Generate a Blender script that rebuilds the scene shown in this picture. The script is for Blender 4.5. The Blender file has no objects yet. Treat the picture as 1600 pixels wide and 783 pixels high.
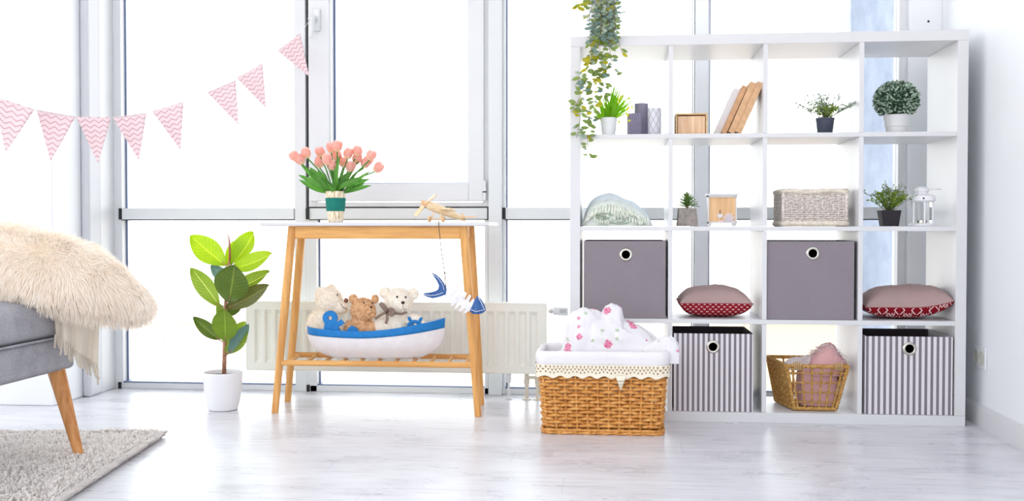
import bpy, math, random
from mathutils import Vector, Matrix, Euler, noise

PI = math.pi
random.seed(7)
scene = bpy.context.scene
COL = scene.collection

# ------------------------------------------------------------------ camera, light, exposure
FPX, YAW, PITCH, CAMH = 1667.87, 0.1, 0.02255, 0.7434
cam_data = bpy.data.cameras.new('camera')
cam_data.sensor_fit = 'HORIZONTAL'
cam_data.sensor_width = 36.0
cam_data.lens = FPX * 36.0 / 1600.0
cam_data.clip_end = 400
camera = bpy.data.objects.new('camera', cam_data)
camera.location = (0, 0, CAMH)
camera.rotation_euler = (PI / 2 - PITCH, 0, YAW)
COL.objects.link(camera)
scene.camera = camera

scene.view_settings.view_transform = 'Standard'
scene.view_settings.look = 'None'
scene.view_settings.exposure = 0.3
scene.view_settings.gamma = 1.0
scene.view_settings.use_curve_mapping = False
try:
    scene.cycles.max_bounces = 10
    scene.cycles.transparent_max_bounces = 16
    scene.cycles.diffuse_bounces = 5
    scene.cycles.sample_clamp_indirect = 6
except Exception:
    pass

SKY_AHEAD, SKY_BEHIND = 2.9, 2.0
world = bpy.data.worlds.new('world')
scene.world = world
world.use_nodes = True
wn = world.node_tree
wn.nodes.clear()
w_out = wn.nodes.new('ShaderNodeOutputWorld')
w_bg = wn.nodes.new('ShaderNodeBackground')
w_tc = wn.nodes.new('ShaderNodeTexCoord')
w_sep = wn.nodes.new('ShaderNodeSeparateXYZ')
w_ramp = wn.nodes.new('ShaderNodeValToRGB')
w_map = wn.nodes.new('ShaderNodeMapRange')
w_map2 = wn.nodes.new('ShaderNodeMapRange')
wn.links.new(w_tc.outputs['Generated'], w_sep.inputs[0])
wn.links.new(w_sep.outputs['Z'], w_map.inputs['Value'])
w_map.inputs['From Min'].default_value = -0.3
w_map.inputs['From Max'].default_value = 0.5
wn.links.new(w_map.outputs['Result'], w_ramp.inputs['Fac'])
w_ramp.color_ramp.elements[0].position = 0.2
w_ramp.color_ramp.elements[0].color = (1.0, 0.93, 0.86, 1)
w_ramp.color_ramp.elements[1].position = 0.7
w_ramp.color_ramp.elements[1].color = (0.90, 0.955, 1.0, 1)
wn.links.new(w_ramp.outputs['Color'], w_bg.inputs['Color'])
wn.links.new(w_sep.outputs['Y'], w_map2.inputs['Value'])
w_map2.inputs['From Min'].default_value = -0.4
w_map2.inputs['From Max'].default_value = 0.4
w_map2.inputs['To Min'].default_value = SKY_BEHIND
w_map2.inputs['To Max'].default_value = SKY_AHEAD
wn.links.new(w_map2.outputs['Result'], w_bg.inputs['Strength'])
wn.links.new(w_bg.outputs[0], w_out.inputs[0])

# ------------------------------------------------------------------ measuring: a point of the photograph's view on a plane Y = const or X = const
_F = Vector((-math.sin(YAW) * math.cos(PITCH), math.cos(YAW) * math.cos(PITCH), -math.sin(PITCH)))
_R = Vector((math.cos(YAW), math.sin(YAW), 0))
_U = _R.cross(_F)
def _ray(px, py):
    return _F + _R * ((px - 800) / FPX) - _U * ((py - 391.5) / FPX)
def at(px, py, Y):
    d = _ray(px, py)
    return Vector((0, 0, CAMH)) + d * (Y / d.y)
def at_x(px, py, X):
    d = _ray(px, py)
    return Vector((0, 0, CAMH)) + d * (X / d.x)
def at_z(px, py, Z):
    d = _ray(px, py)
    return Vector((0, 0, CAMH)) + d * ((Z - CAMH) / d.z)
def mpp(Y):
    return Y * 1.005 / FPX

# ------------------------------------------------------------------ mesh builder
def basis(d, up=Vector((0, 0, 1))):
    d = d.normalized()
    if abs(d.dot(up)) > 0.95:
        up = Vector((1, 0, 0))
    a = up.cross(d).normalized()
    return a, d.cross(a).normalized()

def root_of(p):
    v = Vector((0, 0, 0))
    while p is not None:
        v = v + p.location
        p = p.parent
    return v

class MB:
    def __init__(s):
        s.v, s.f, s.uv, s.mi, s.cur = [], [], {}, [], 0
    def add(s, vs, fs, uvs=None):
        o = len(s.v)
        s.v += [tuple(v) for v in vs]
        for f in fs:
            s.f.append(tuple(i + o for i in f))
            s.mi.append(s.cur)
        if uvs:
            for i, t in enumerate(uvs):
                s.uv[o + i] = t
        return s
    def box(s, lo, hi, m=None):
        x0, y0, z0 = lo; x1, y1, z1 = hi
        vs = [Vector(p) for p in ((x0,y0,z0),(x1,y0,z0),(x1,y1,z0),(x0,y1,z0),(x0,y0,z1),(x1,y0,z1),(x1,y1,z1),(x0,y1,z1))]
        if m: vs = [m @ v for v in vs]
        return s.add(vs, [(0,3,2,1),(4,5,6,7),(0,1,5,4),(1,2,6,5),(2,3,7,6),(3,0,4,7)])
    def cbox(s, c, size, m=None):
        return s.box([c[i] - size[i] / 2 for i in range(3)], [c[i] + size[i] / 2 for i in range(3)], m)
    def tube(s, pts, rad, n=8, cap=True, flat=1.0):
        pts = [Vector(p) for p in pts]
        if not isinstance(rad, (list, tuple)): rad = [rad] * len(pts)
        vs, fs = [], []
        a = None
        for i, p in enumerate(pts):
            d = (pts[min(i + 1, len(pts) - 1)] - pts[max(i - 1, 0)])
            if d.length < 1e-9: d = Vector((0, 0, 1))
            d.normalize()
            if a is None:
                a, b = basis(d)
            else:
                a = (a - d * a.dot(d))
                if a.length < 1e-6: a, b = basis(d)
                a.normalize(); b = d.cross(a)
            for k in range(n):
                t = 2 * PI * k / n
                vs.append(p + a * (math.cos(t) * rad[i]) + b * (math.sin(t) * rad[i] * flat))
        for i in range(len(pts) - 1):
            for k in range(n):
                k2 = (k + 1) % n
                fs.append((i*n+k, i*n+k2, (i+1)*n+k2, (i+1)*n+k))
        if cap:
            fs.append(tuple(range(n))[::-1])
            fs.append(tuple((len(pts)-1)*n + k for k in range(n)))
        return s.add(vs, fs)
    def ring(s, pts, rad, n=6):
        pts = [Vector(p) for p in pts]; N = len(pts)
        vs, fs = [], []
        for i, p in enumerate(pts):
            d = pts[(i + 1) % N] - pts[i - 1]
            a, b = basis(d)
            for k in range(n):
                t = 2 * PI * k / n
                vs.append(p + a * (math.cos(t) * rad) + b * (math.sin(t) * rad))
        for i in range(N):
            for k in range(n):
                fs.append((i*n+k, i*n+(k+1)%n, ((i+1)%N)*n+(k+1)%n, ((i+1)%N)*n+k))
        return s.add(vs, fs)
    def lathe(s, prof, c=(0, 0, 0), n=32, m=None, ex=1.0, ey=1.0, fn=None, cap=True):
        c = Vector(c); vs, fs = [], []
        for r, z in prof:
            for k in range(n):
                t = 2 * PI * k / n
                q = fn(t, z) if fn else 1.0
                v = Vector((r * q * ex * math.cos(t), r * q * ey * math.sin(t), z))
                if m: v = m @ v
                vs.append(c + v)
        for i in range(len(prof) - 1):
            for k in range(n):
                k2 = (k + 1) % n
                fs.append((i*n+k, i*n+k2, (i+1)*n+k2, (i+1)*n+k))
        if cap and prof[0][0] > 1e-6: fs.append(tuple(range(n))[::-1])
        if cap and prof[-1][0] > 1e-6: fs.append(tuple((len(prof)-1)*n + k for k in range(n)))
        return s.add(vs, fs)
    def ell(s, c, r, m=None, n=20, k=12):
        prof = [(math.sin(PI * i / k), -math.cos(PI * i / k)) for i in range(k + 1)]
        prof[0] = (1e-4, -1); prof[-1] = (1e-4, 1)
        sc = Matrix.Diagonal((r[0], r[1], r[2])).to_3x3()
        mm = (m.to_3x3() @ sc) if m else sc
        return s.lathe(prof, c, n, mm)
    def grid(s, fn, nu, nv, closed_u=False):
        vs, uvs, fs = [], [], []
        for j in range(nv + 1):
            for i in range(nu + (0 if closed_u else 1)):
                u, v = i / nu, j / nv
                vs.append(Vector(fn(u, v))); uvs.append((u, v))
        W = nu if closed_u else nu + 1
        for j in range(nv):
            for i in range(nu):
                i2 = (i + 1) % W
                fs.append((j*W+i, j*W+i2, (j+1)*W+i2, (j+1)*W+i))
        return s.add(vs, fs, uvs)
    def prism(s, poly, y0, y1, m=None):
        n = len(poly)
        vs = [Vector((p[0], y0, p[1])) for p in poly] + [Vector((p[0], y1, p[1])) for p in poly]
        if m: vs = [m @ v for v in vs]
        fs = [tuple(range(n)), tuple(range(n, 2 * n))[::-1]] + [(i, i + n, (i + 1) % n + n, (i + 1) % n) for i in range(n)]
        return s.add(vs, fs)
    def build(s, name, mats, parent=None, world=True, smooth=35, bevel=0, seg=2, loc=None, solid=0, sub=0, label=None):
        me = bpy.data.meshes.new(name)
        off = Vector((0, 0, 0))
        if parent is not None and world: off = root_of(parent)
        if loc is not None: off = Vector(loc)
        me.from_pydata([(v[0]-off.x, v[1]-off.y, v[2]-off.z) for v in s.v], [], s.f)
        if not isinstance(mats, (list, tuple)): mats = [mats]
        for m in mats: me.materials.append(m)
        if len(mats) > 1: me.polygons.foreach_set('material_index', s.mi)
        if s.uv:
            l = me.uv_layers.new(name='uv')
            flat = []
            for lp in me.loops: flat += list(s.uv.get(lp.vertex_index, (0, 0)))
            l.data.foreach_set('uv', flat)
        if smooth:
            me.polygons.foreach_set('use_smooth', [True] * len(me.polygons))
            if smooth < 170: me.set_sharp_from_angle(angle=math.radians(smooth))
        me.update()
        o = bpy.data.objects.new(name, me)
        COL.objects.link(o)
        if parent is not None: o.parent = parent
        if loc is not None: o.location = loc
        if bevel:
            b = o.modifiers.new('bevel', 'BEVEL'); b.width = bevel; b.segments = seg; b.limit_method = 'ANGLE'; b.angle_limit = math.radians(40)
            b.harden_normals = False
        if solid:
            b = o.modifiers.new('thickness', 'SOLIDIFY'); b.thickness = solid; b.offset = 0
        if sub:
            b = o.modifiers.new('subdivision', 'SUBSURF'); b.levels = sub; b.render_levels = sub
        if label: o['label'] = label
        return o

def thing(name, label, cat, loc, group=None, kind=None):
    o = bpy.data.objects.new(name, None)
    o.empty_display_size = 0.05
    COL.objects.link(o); o.location = loc
    o['label'] = label; o['category'] = cat
    if group: o['group'] = group
    if kind: o['kind'] = kind
    return o
def tag(o, label, cat, group=None, kind=None):
    o['label'] = label; o['category'] = cat
    if group: o['group'] = group
    if kind: o['kind'] = kind
    return o
def struct(o, label=None):
    o['kind'] = 'structure'
    if label: o['label'] = label
    return o

# ------------------------------------------------------------------ materials
def lin(c):
    r = []
    for x in c[:3]:
        x = x / 255.0
        r.append(x / 12.92 if x <= 0.04045 else ((x + 0.055) / 1.055) ** 2.4)
    return (r[0], r[1], r[2], 1)

class NT:
    def __init__(s, name):
        s.m = bpy.data.materials.new(name); s.m.use_nodes = True
        s.t = s.m.node_tree; s.t.nodes.clear()
        s.out = s.t.nodes.new('ShaderNodeOutputMaterial')
        s.p = s.t.nodes.new('ShaderNodeBsdfPrincipled')
        s.t.links.new(s.p.outputs[0], s.out.inputs[0])
    def n(s, k, **kw):
        q = s.t.nodes.new(k)
        for a, b in kw.items(): setattr(q, a, b)
        return q
    def l(s, a, b): s.t.links.new(a, b)
    def val(s, x, sock):
        if isinstance(x, (int, float)): sock.default_value = x
        else: s.l(x, sock)
    def math(s, op, a, b=None, c=None):
        q = s.n('ShaderNodeMath', operation=op)
        s.val(a, q.inputs[0])
        if b is not None: s.val(b, q.inputs[1])
        if c is not None: s.val(c, q.inputs[2])
        return q.outputs[0]
    def coord(s, kind='Object'):
        return s.n('ShaderNodeTexCoord').outputs[kind]
    def xyz(s, v):
        q = s.n('ShaderNodeSeparateXYZ'); s.l(v, q.inputs[0]); return q.outputs
    def map(s, v, scale=(1, 1, 1), rot=(0, 0, 0)):
        q = s.n('ShaderNodeMapping'); s.l(v, q.inputs[0]); q.inputs['Scale'].default_value = scale; q.inputs['Rotation'].default_value = rot
        return q.outputs[0]
    def noise(s, v, scale, detail=3, rough=0.5):
        q = s.n('ShaderNodeTexNoise'); s.l(v, q.inputs['Vector']); q.inputs['Scale'].default_value = scale
        q.inputs['Detail'].default_value = detail; q.inputs['Roughness'].default_value = rough
        return q.outputs['Fac']
    def ramp(s, f, stops, interp='LINEAR'):
        q = s.n('ShaderNodeValToRGB'); s.val(f, q.inputs[0]); q.color_ramp.interpolation = interp
        e = q.color_ramp.elements
        while len(e) < len(stops): e.new(0.5)
        for i, (p, c) in enumerate(stops):
            e[i].position = p; e[i].color = lin(c)
        return q.outputs[0]
    def mix(s, f, a, b):
        q = s.n('ShaderNodeMix', data_type='RGBA')
        s.val(f, q.inputs[0])
        for x, k in ((a, 6), (b, 7)):
            if isinstance(x, tuple): q.inputs[k].default_value = lin(x)
            else: s.l(x, q.inputs[k])
        return q.outputs[2]
    def base(s, c, rough=0.6, spec=0.5, **kw):
        if isinstance(c, tuple): s.p.inputs['Base Color'].default_value = lin(c)
        else: s.l(c, s.p.inputs['Base Color'])
        s.p.inputs['Roughness'].default_value = rough
        s.p.inputs['Specular IOR Level'].default_value = spec
        for k, v in kw.items(): s.p.inputs[k.replace('_', ' ')].default_value = v
        return s
    def bump(s, h, strength=0.3, dist=0.01):
        q = s.n('ShaderNodeBump'); s.l(h, q.inputs['Height']); q.inputs['Strength'].default_value = strength; q.inputs['Distance'].default_value = dist
        s.l(q.outputs[0], s.p.inputs['Normal']); return s
    def translucent(s, c, f):
        tr = s.n('ShaderNodeBsdfTranslucent'); mx = s.n('ShaderNodeMixShader')
        if isinstance(c, tuple): tr.inputs[0].default_value = lin(c)
        else: s.l(c, tr.inputs[0])
        mx.inputs[0].default_value = f
        s.l(s.p.outputs[0], mx.inputs[1]); s.l(tr.outputs[0], mx.inputs[2]); s.l(mx.outputs[0], s.out.inputs[0]); return s

def plain(name, c, rough=0.5, spec=0.5, var=0.0, scale=30, **kw):
    t = NT(name)
    if var:
        f = t.noise(t.coord(), scale)
        lo = tuple(max(0, x * (1 - var)) for x in c); hi = tuple(min(255, x * (1 + var)) for x in c)
        t.base(t.ramp(f, [(0.3, lo), (0.7, hi)]), rough, spec, **kw)
    else: t.base(c, rough, spec, **kw)
    return t.m
def fabric(name, c, c2=None, scale=900, bump=0.35, rough=0.95, big=0.06, transl=0):
    t = NT(name); co = t.coord()
    f = t.noise(co, scale, 2); g = t.noise(co, 9, 2)
    c2 = c2 or tuple(x * 0.86 for x in c)
    col = t.mix(t.math('ADD', t.math('MULTIPLY', f, 0.7), t.math('MULTIPLY', g, 0.3)), c2, tuple(min(255, x * 1.05) for x in c))
    t.base(col, rough, 0.2).bump(f, bump, 0.001)
    if transl: t.translucent(c, transl)
    return t.m
def wood(name, a, b, axis='x', scale=12, rough=0.45, knots=0.0):
    t = NT(name); co = t.coord()
    sc = {'x': (0.07, 1, 1), 'y': (1, 0.07, 1), 'z': (1, 1, 0.07)}[axis]
    v = t.map(co, sc)
    f = t.noise(v, scale * 6, 4, 0.6); g = t.noise(v, scale * 1.5, 2)
    h = t.math('ADD', t.math('MULTIPLY', f, 0.55), t.math('MULTIPLY', g, 0.45))
    t.base(t.ramp(h, [(0.36, a), (0.62, b)]), rough, 0.4).bump(f, 0.08, 0.001)
    return t.m

WHITE = plain('white_lacquer', (216, 216, 219), 0.38, 0.5)
FRAME = plain('white_window_plastic', (220, 222, 226), 0.35, 0.5)
ALU = plain('grey_white_aluminium', (218, 222, 225), 0.4, 0.5)
BLACK = plain('black_rubber', (24, 24, 28), 0.6)
GASKET = plain('blue_grey_glass_edge', (95, 112, 150), 0.3)
METAL = plain('brushed_steel', (200, 196, 188), 0.25, 0.5, Metallic=1.0)
DARKHOLE = plain('dark_recess', (38, 30, 30), 0.9)

def mat_wall():
    t = NT('white_painted_plaster'); f = t.noise(t.coord(), 60, 4)
    t.base((238, 240, 244), 0.85, 0.2).bump(f, 0.05, 0.002); return t.m
WALL = mat_wall()
def mat_glass():
    t = NT('clear_window_glass')
    tr = t.n('ShaderNodeBsdfTransparent'); gl = t.n('ShaderNodeBsdfGlossy'); mx = t.n('ShaderNodeMixShader'); lw = t.n('ShaderNodeLayerWeight')
    gl.inputs['Roughness'].default_value = 0.02
    lw.inputs['Blend'].default_value = 0.12
    tr.inputs[0].default_value = (0.985, 0.995, 0.99, 1)
    t.l(lw.outputs['Fresnel'], mx.inputs[0]); t.l(tr.outputs[0], mx.inputs[1]); t.l(gl.outputs[0], mx.inputs[2]); t.l(mx.outputs[0], t.out.inputs[0])
    return t.m
GLASS = mat_glass()
def mat_floor():
    t = NT('whitewashed_floor_boards'); co = t.coord()
    o = t.xyz(co)
    row = t.math('FLOOR', t.math('DIVIDE', o['Y'], 0.185))
    xx = t.math('ADD', o['X'], t.math('MULTIPLY', row, 0.73))
    seam = t.math('LESS_THAN', t.math('FRACT', t.math('DIVIDE', o['Y'], 0.185)), 0.012)
    seam2 = t.math('LESS_THAN', t.math('FRACT', t.math('DIVIDE', xx, 1.28)), 0.002)
    sm = t.math('MAXIMUM', seam, seam2)
    wn_ = t.n('ShaderNodeTexWhiteNoise', noise_dimensions='2D')
    cb = t.n('ShaderNodeCombineXYZ'); t.l(row, cb.inputs[0]); t.l(t.math('FLOOR', t.math('DIVIDE', xx, 1.28)), cb.inputs[1]); t.l(cb.outputs[0], wn_.inputs[0])
    v = t.map(co, (0.12, 1, 1))
    g = t.noise(v, 42, 5, 0.65)
    b = t.noise(t.map(co, (0.5, 1, 1)), 5, 4, 0.6)
    grain = t.ramp(g, [(0.30, (200, 199, 203)), (0.46, (230, 229, 232)), (0.68, (238, 238, 241))])
    patch = t.ramp(b, [(0.32, (214, 214, 220)), (0.6, (242, 242, 245))])
    q = t.n('ShaderNodeMix', data_type='RGBA', blend_type='MULTIPLY'); q.inputs[0].default_value = 0.75
    t.l(grain, q.inputs[6]); t.l(patch, q.inputs[7])
    c2 = t.mix(t.math('MULTIPLY', wn_.outputs['Value'], 0.12), q.outputs[2], (190, 192, 200))
    c3 = t.mix(t.math('MULTIPLY', sm, 0.35), c2, (150, 152, 160))
    t.base(c3, 0.27, 0.5).bump(g, 0.05, 0.002)
    rr = t.n('ShaderNodeMapRange'); t.l(b, rr.inputs[0]); rr.inputs['To Min'].default_value = 0.2; rr.inputs['To Max'].default_value = 0.38
    t.l(rr.outputs[0], t.p.inputs['Roughness'])
    return t.m
FLOOR = mat_floor()

# ------------------------------------------------------------------ room
XL, XR, YW = -2.32, 1.345, 4.68
struct(MB().box((-4.5, -1.5, -0.1), (XR + .2, YW + 0.16, 0)).build('floor', FLOOR, smooth=0), 'whitewashed plank floor')
struct(MB().box((-4.5, -0.5, 2.72), (XR + .2, YW + 0.16, 2.84)).build('ceiling', WALL, smooth=0), 'white ceiling')
struct(MB().box((XR, -0.5, 0), (XR + 0.2, YW + 0.16, 2.72)).build('wall_right', WALL, smooth=0), 'white plastered right wall')
# left pier: broad face towards the room, then its side, a rounded casing and the window reveal
wl = MB()
wl.box((-4.5, 4.19, 0), (-2.325, 4.9, 2.72))
struct(wl.build('wall_left', WALL, smooth=0, bevel=0.006), 'white wall pier left of the windows')
tr = MB()
tr.box((-2.325, 4.42, 0), (-2.285, 4.53, 2.72))
struct(tr.build('trim_1', plain('pale_grey_casing', (206, 208, 214), 0.5), smooth=40, bevel=0.015, seg=4), 'rounded casing beside the left pier')
tr = MB(); tr.box((-2.325, 4.55, 0), (-2.30, 4.70, 2.72))
struct(tr.build('trim_2', FRAME, smooth=0, bevel=0.004), 'window jamb lining')
# right pilaster between window and right wall
p = MB(); p.box((1.212, YW - 0.03, 0), (XR, YW + 0.16, 2.72))
struct(p.build('wall_back', WALL, smooth=0, bevel=0.003), 'narrow white pilaster in the right corner')
hole = at(1450.5, 33.5, YW - 0.031)
h = MB(); h.lathe([(0.0001, 0), (0.0028, 0.0), (0.0045, 0.001), (0.0045, 0.0025), (0.003, 0.003)], hole, 16, Matrix.Rotation(PI/2, 3, 'X'))
tag(h.build('screw_anchor', BLACK, loc=hole), 'tiny black screw hole plug high on the pilaster', 'screw hole')
bb = MB()
prof = [(0, 0), (0.014, 0), (0.014, 0.062), (0.010, 0.074), (0.004, 0.08), (0, 0.08)]
def bb_run(y0, y1, m=bb):
    vs = [Vector((XR - a, y, b)) for y in (y0, y1) for a, b in prof]
    n = len(prof)
    m.add(vs, [(i, (i+1) % n, (i+1) % n + n, i + n) for i in range(n)] + [tuple(range(n)), tuple(range(n, 2*n))[::-1]])
bb_run(-0.5, YW - 0.03)
struct(bb.build('baseboard_right', WHITE, smooth=30), 'white moulded baseboard along the right wall')

# ------------------------------------------------------------------ windows
ZT0, ZT1 = 0.775, 0.826
YG = YW + 0.045
def pane(name, x0, x1, z0, z1, parent):
    MB().box((x0, YG, z0), (x1, YG + 0.006, z1)).build(name, GLASS, parent, smooth=0)
def gasket(x, z0, z1, parent, m=GASKET, w=0.006):
    MB().box((x - w / 2, YG - 0.006, z0), (x + w / 2, YG + 0.001, z1)).build('gasket', m, parent, smooth=0)
def fixed_window(n, x0, x1, xg0, xg1, label):
    m = MB()
    d = 0.09
    m.box((x0, YW, 0), (xg0, YW + d, 2.72)); m.box((xg1, YW, 0), (x1, YW + d, 2.72))
    m.box((xg0, YW + 0.004, 0), (xg1, YW + d, 0.028)); m.box((xg0, YW + 0.004, 2.64), (xg1, YW + d, 2.72))
    o = struct(m.build('window_%d' % n, FRAME, smooth=0, bevel=0.002), label)
    t = MB().box((xg0 + 0.002, YW - 0.006, ZT0), (xg1 - 0.002, YW + 0.07, ZT1)).build('transom', ALU, o, smooth=0, bevel=0.002)
    MB().box((xg0, YW - 0.004, ZT0 - 0.004), (xg1, YW + 0.06, ZT0)).build('gasket', BLACK, o, smooth=0)
    MB().box((xg0, YW + 0.002, 0.028), (xg1, YW + 0.06, 0.033)).build('gasket', GASKET, o, smooth=0)
    pane('pane', xg0, xg1, 0.028, ZT0, o); pane('pane', xg0, xg1, ZT1, 2.64, o)
    gasket(xg0 + 0.004, 0.03, ZT0, o); gasket(xg0 + 0.004, ZT1, 2.64, o)
    MB().box((xg0 - 0.012, YW - 0.008, ZT0), (xg0 + 0.001, YW, ZT1)).build('end_cap', BLACK, o, smooth=0)
    return o
w1 = fixed_window(1, -2.30, -1.40, -2.262, -1.452, 'left fixed window above and below the transom')
MB().box((-2.282, YW - 0.01, 0), (-2.270, YW, 0.03)).build('end_cap', BLACK, w1, smooth=0)
# middle window with the opening sash
m = MB()
m.box((-1.386, YW, 0), (-1.352, YW + 0.09, ZT0)); m.box((-0.592, YW, 0), (-0.575, YW + 0.09, ZT0))
m.box((-1.384, YW, 0), (-0.575, YW + 0.09, 0.028)); m.box((-1.386, YW, ZT1 + 0.004), (-1.352, YW + 0.09, 2.72)); m.box((-0.600, YW, ZT1 + 0.004), (-0.570, YW + 0.09, 2.72))
m.box((-1.352, YW, ZT1 + 0.004), (-0.6, YW + 0.09, 0.85))
w2 = struct(m.build('window_2', FRAME, smooth=0, bevel=0.002), 'middle window with an opening sash over a fixed pane')
MB().box((-1.395, YW + 0.01, ZT0), (-1.386, YW + 0.06, 2.72)).build('gasket', BLACK, w2, smooth=0)
MB().box((-1.400, YW + 0.001, 0.03), (-1.386, YW + 0.09, ZT0)).build('frame_infill', FRAME, w2, smooth=0)
MB().box((-1.398, YW - 0.008, 0), (-1.386, YW + 0.01, 0.03)).build('end_cap', BLACK, w2, smooth=0)
MB().box((-1.397, YW - 0.012, ZT0), (-1.384, YW + 0.01, ZT1)).build('end_cap', BLACK, w2, smooth=0)
MB().box((-1.384, YW - 0.003, ZT0), (-0.578, YW + 0.07, ZT1)).build('transom', ALU, w2, smooth=0, bevel=0.002)
g = MB(); g.box((-1.384, YW - 0.005, ZT1), (-0.572, YW + 0.05, ZT1 + 0.005)); g.box((-0.579, YW - 0.005, ZT0), (-0.573, YW + 0.05, ZT1)); g.box((-1.384, YW - 0.005, ZT0 - 0.003), (-0.572, YW + 0.05, ZT0))
g.build('gasket', BLACK, w2, smooth=0)
pane('pane', -1.352, -0.592, 0.028, ZT0, w2)
gasket(-1.349, 0.03, ZT0, w2); MB().box((-1.35, YW + 0.002, 0.028), (-0.592, YW + 0.06, 0.033)).build('gasket', GASKET, w2, smooth=0)
s = MB()
SY = YW - 0.018
for a, b in (((-1.378, 0.856), (-1.285, 2.66)), ((-0.66, 0.856), (-0.592, 2.66)), ((-1.285, 0.856), (-0.66, 0.927)), ((-1.285, 2.58), (-0.66, 2.66))):
    s.box((a[0], SY, a[1]), (b[0], YW + 0.05, b[1]))
for a, b in (((-1.305, 0.915), (-1.28, 2.6)), ((-0.665, 0.915), (-0.645, 2.6)), ((-1.3, 0.915), (-0.65, 0.935))):
    s.box((a[0], SY + 0.006, a[1]), (b[0], YW + 0.05, b[1]))
sash = s.build('sash', FRAME, w2, smooth=0, bevel=0.004, seg=3)
pane('pane', -1.285, -0.66, 0.925, 2.6, sash)
gasket(-1.276, 0.935, 2.6, sash, w=0.009); MB().box((-1.28, YW + 0.0, 0.933), (-0.665, YW + 0.05, 0.938)).build('gasket', GASKET, sash, smooth=0)
hd = at(494, 30, SY)
hm = MB()
hm.box((hd.x - 0.014, SY - 0.012, hd.z - 0.055), (hd.x + 0.020, SY, hd.z + 0.045))
hm.build('handle_plate', FRAME, sash, smooth=40, bevel=0.009, seg=4)
hm = MB()
hm.tube([(hd.x, SY - 0.005, hd.z), (hd.x - 0.003, SY - 0.035, hd.z), (hd.x - 0.006, SY - 0.045, hd.z - 0.01), (hd.x - 0.012, SY - 0.046, hd.z - 0.09)], [0.012, 0.012, 0.013, 0.010], 12)
hm.build('handle', FRAME, sash, smooth=60, bevel=0.002)
hg = MB(); hx = -0.588
hg.tube([(hx, SY - 0.008, 0.857), (hx, SY - 0.008, 0.893)], 0.008, 12); hg.tube([(hx, SY - 0.008, 0.897), (hx, SY - 0.008, 0.945)], 0.008, 12)
hg.build('hinge', FRAME, w2, smooth=60)
MB().tube([(hx, SY - 0.008, 0.892), (hx, SY - 0.008, 0.898)], 0.0082, 12).build('hinge_collar', BLACK, w2, smooth=60)
# mullion between the middle and the third window
m = MB(); m.box((-0.570, YW - 0.035, 0), (-0.512, YW + 0.09, 2.72))
struct(m.build('trim_3', ALU, smooth=0, bevel=0.004), 'broad grey-white mullion')
w3 = fixed_window(3, -0.512, 0.318, -0.500, 0.312, 'third window, fixed, behind the shelf unit')
m = MB(); m.box((0.325, YW - 0.02, 0), (0.380, YW + 0.09, 2.72))
struct(m.build('trim_4', plain('blue_grey_mullion', (236, 240, 246), 0.45), smooth=0, bevel=0.003), 'slim blue-grey mullion behind the shelf unit')
w4 = fixed_window(4, 0.380, 1.212, 0.386, 1.178, 'fourth window, fixed, behind the shelf unit')
# concrete column outdoors
t = NT('frosted_blue_concrete'); co = t.coord(); f = t.noise(t.map(co, (1, 1, 0.4)), 14, 5, 0.7)
t.base(t.ramp(f, [(0.3, (166, 176, 196)), (0.7, (196, 204, 220))]), 0.9, 0.2).bump(f, 0.2, 0.01)
c0 = at(1329, 40, 5.1); c1 = at(1403, 40, 5.1)
struct(MB().box((c0.x, 5.1, -0.6), (c1.x + 0.02, 5.4, 3.2)).build('column', t.m, smooth=0, bevel=0.01), 'blue-grey concrete column outside the fourth window')

# ------------------------------------------------------------------ the town outside, far below and bleached by daylight
gm = plain('pale_ground', (250, 238, 226), 0.9, 0.1, 0.04, 0.05)
struct(MB().box((-160, 6, -13.2), (160, 300, -13)).build('ground', gm, smooth=0), 'pale ground outdoors')
def far_building(px0, px1, py_top, Y, col, label, rows, cols, depth=14):
    a = at(px0, py_top, Y); b = at(px1, py_top, Y)
    r = thing('apartment_building', label, 'building', ((a.x + b.x) / 2, Y, -13))
    MB().box((a.x, Y, -13), (b.x, Y + depth, a.z)).build('wall', plain('pale_facade', tuple(x * 0.88 for x in col), 0.9, 0.1), r, smooth=0, bevel=0.1)
    MB().box((a.x - 0.3, Y - 0.3, a.z), (b.x + 0.3, Y + depth + 0.3, a.z + 0.5)).build('roof', plain('pale_roof', (238, 228, 224), 0.9, 0.1), r, smooth=0)
    gmz = plain('far_window_glass', (196, 196, 204), 0.8, 0.1)
    W_ = b.x - a.x; H_ = a.z + 13
    for i in range(rows):
        for j in range(cols):
            cx = a.x + W_ * (j + 0.5) / cols; cz = a.z - 1.2 - i * 3.0
            if cz - 0.8 < -13: continue
            MB().box((cx - W_ / cols * 0.25, Y - 0.06, cz - 0.8), (cx + W_ / cols * 0.25, Y + 0.1, cz + 0.6)).build('window', gmz, r, smooth=0)
far_building(222, 318, 378, 95, (238, 238, 240), 'pale grey block of flats far outside, left of the rubber plant', 3, 5)
far_building(196, 330, 505, 60, (246, 230, 226), 'low pinkish building outside, behind the rubber plant leaves', 2, 6)
far_building(520, 700, 470, 110, (236, 232, 226), 'pale long building outside, seen above the radiator', 3, 9)
far_building(1160, 1500, 500, 45, (250, 222, 200), 'pale orange low building outside, behind the striped boxes', 0, 8)

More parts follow.
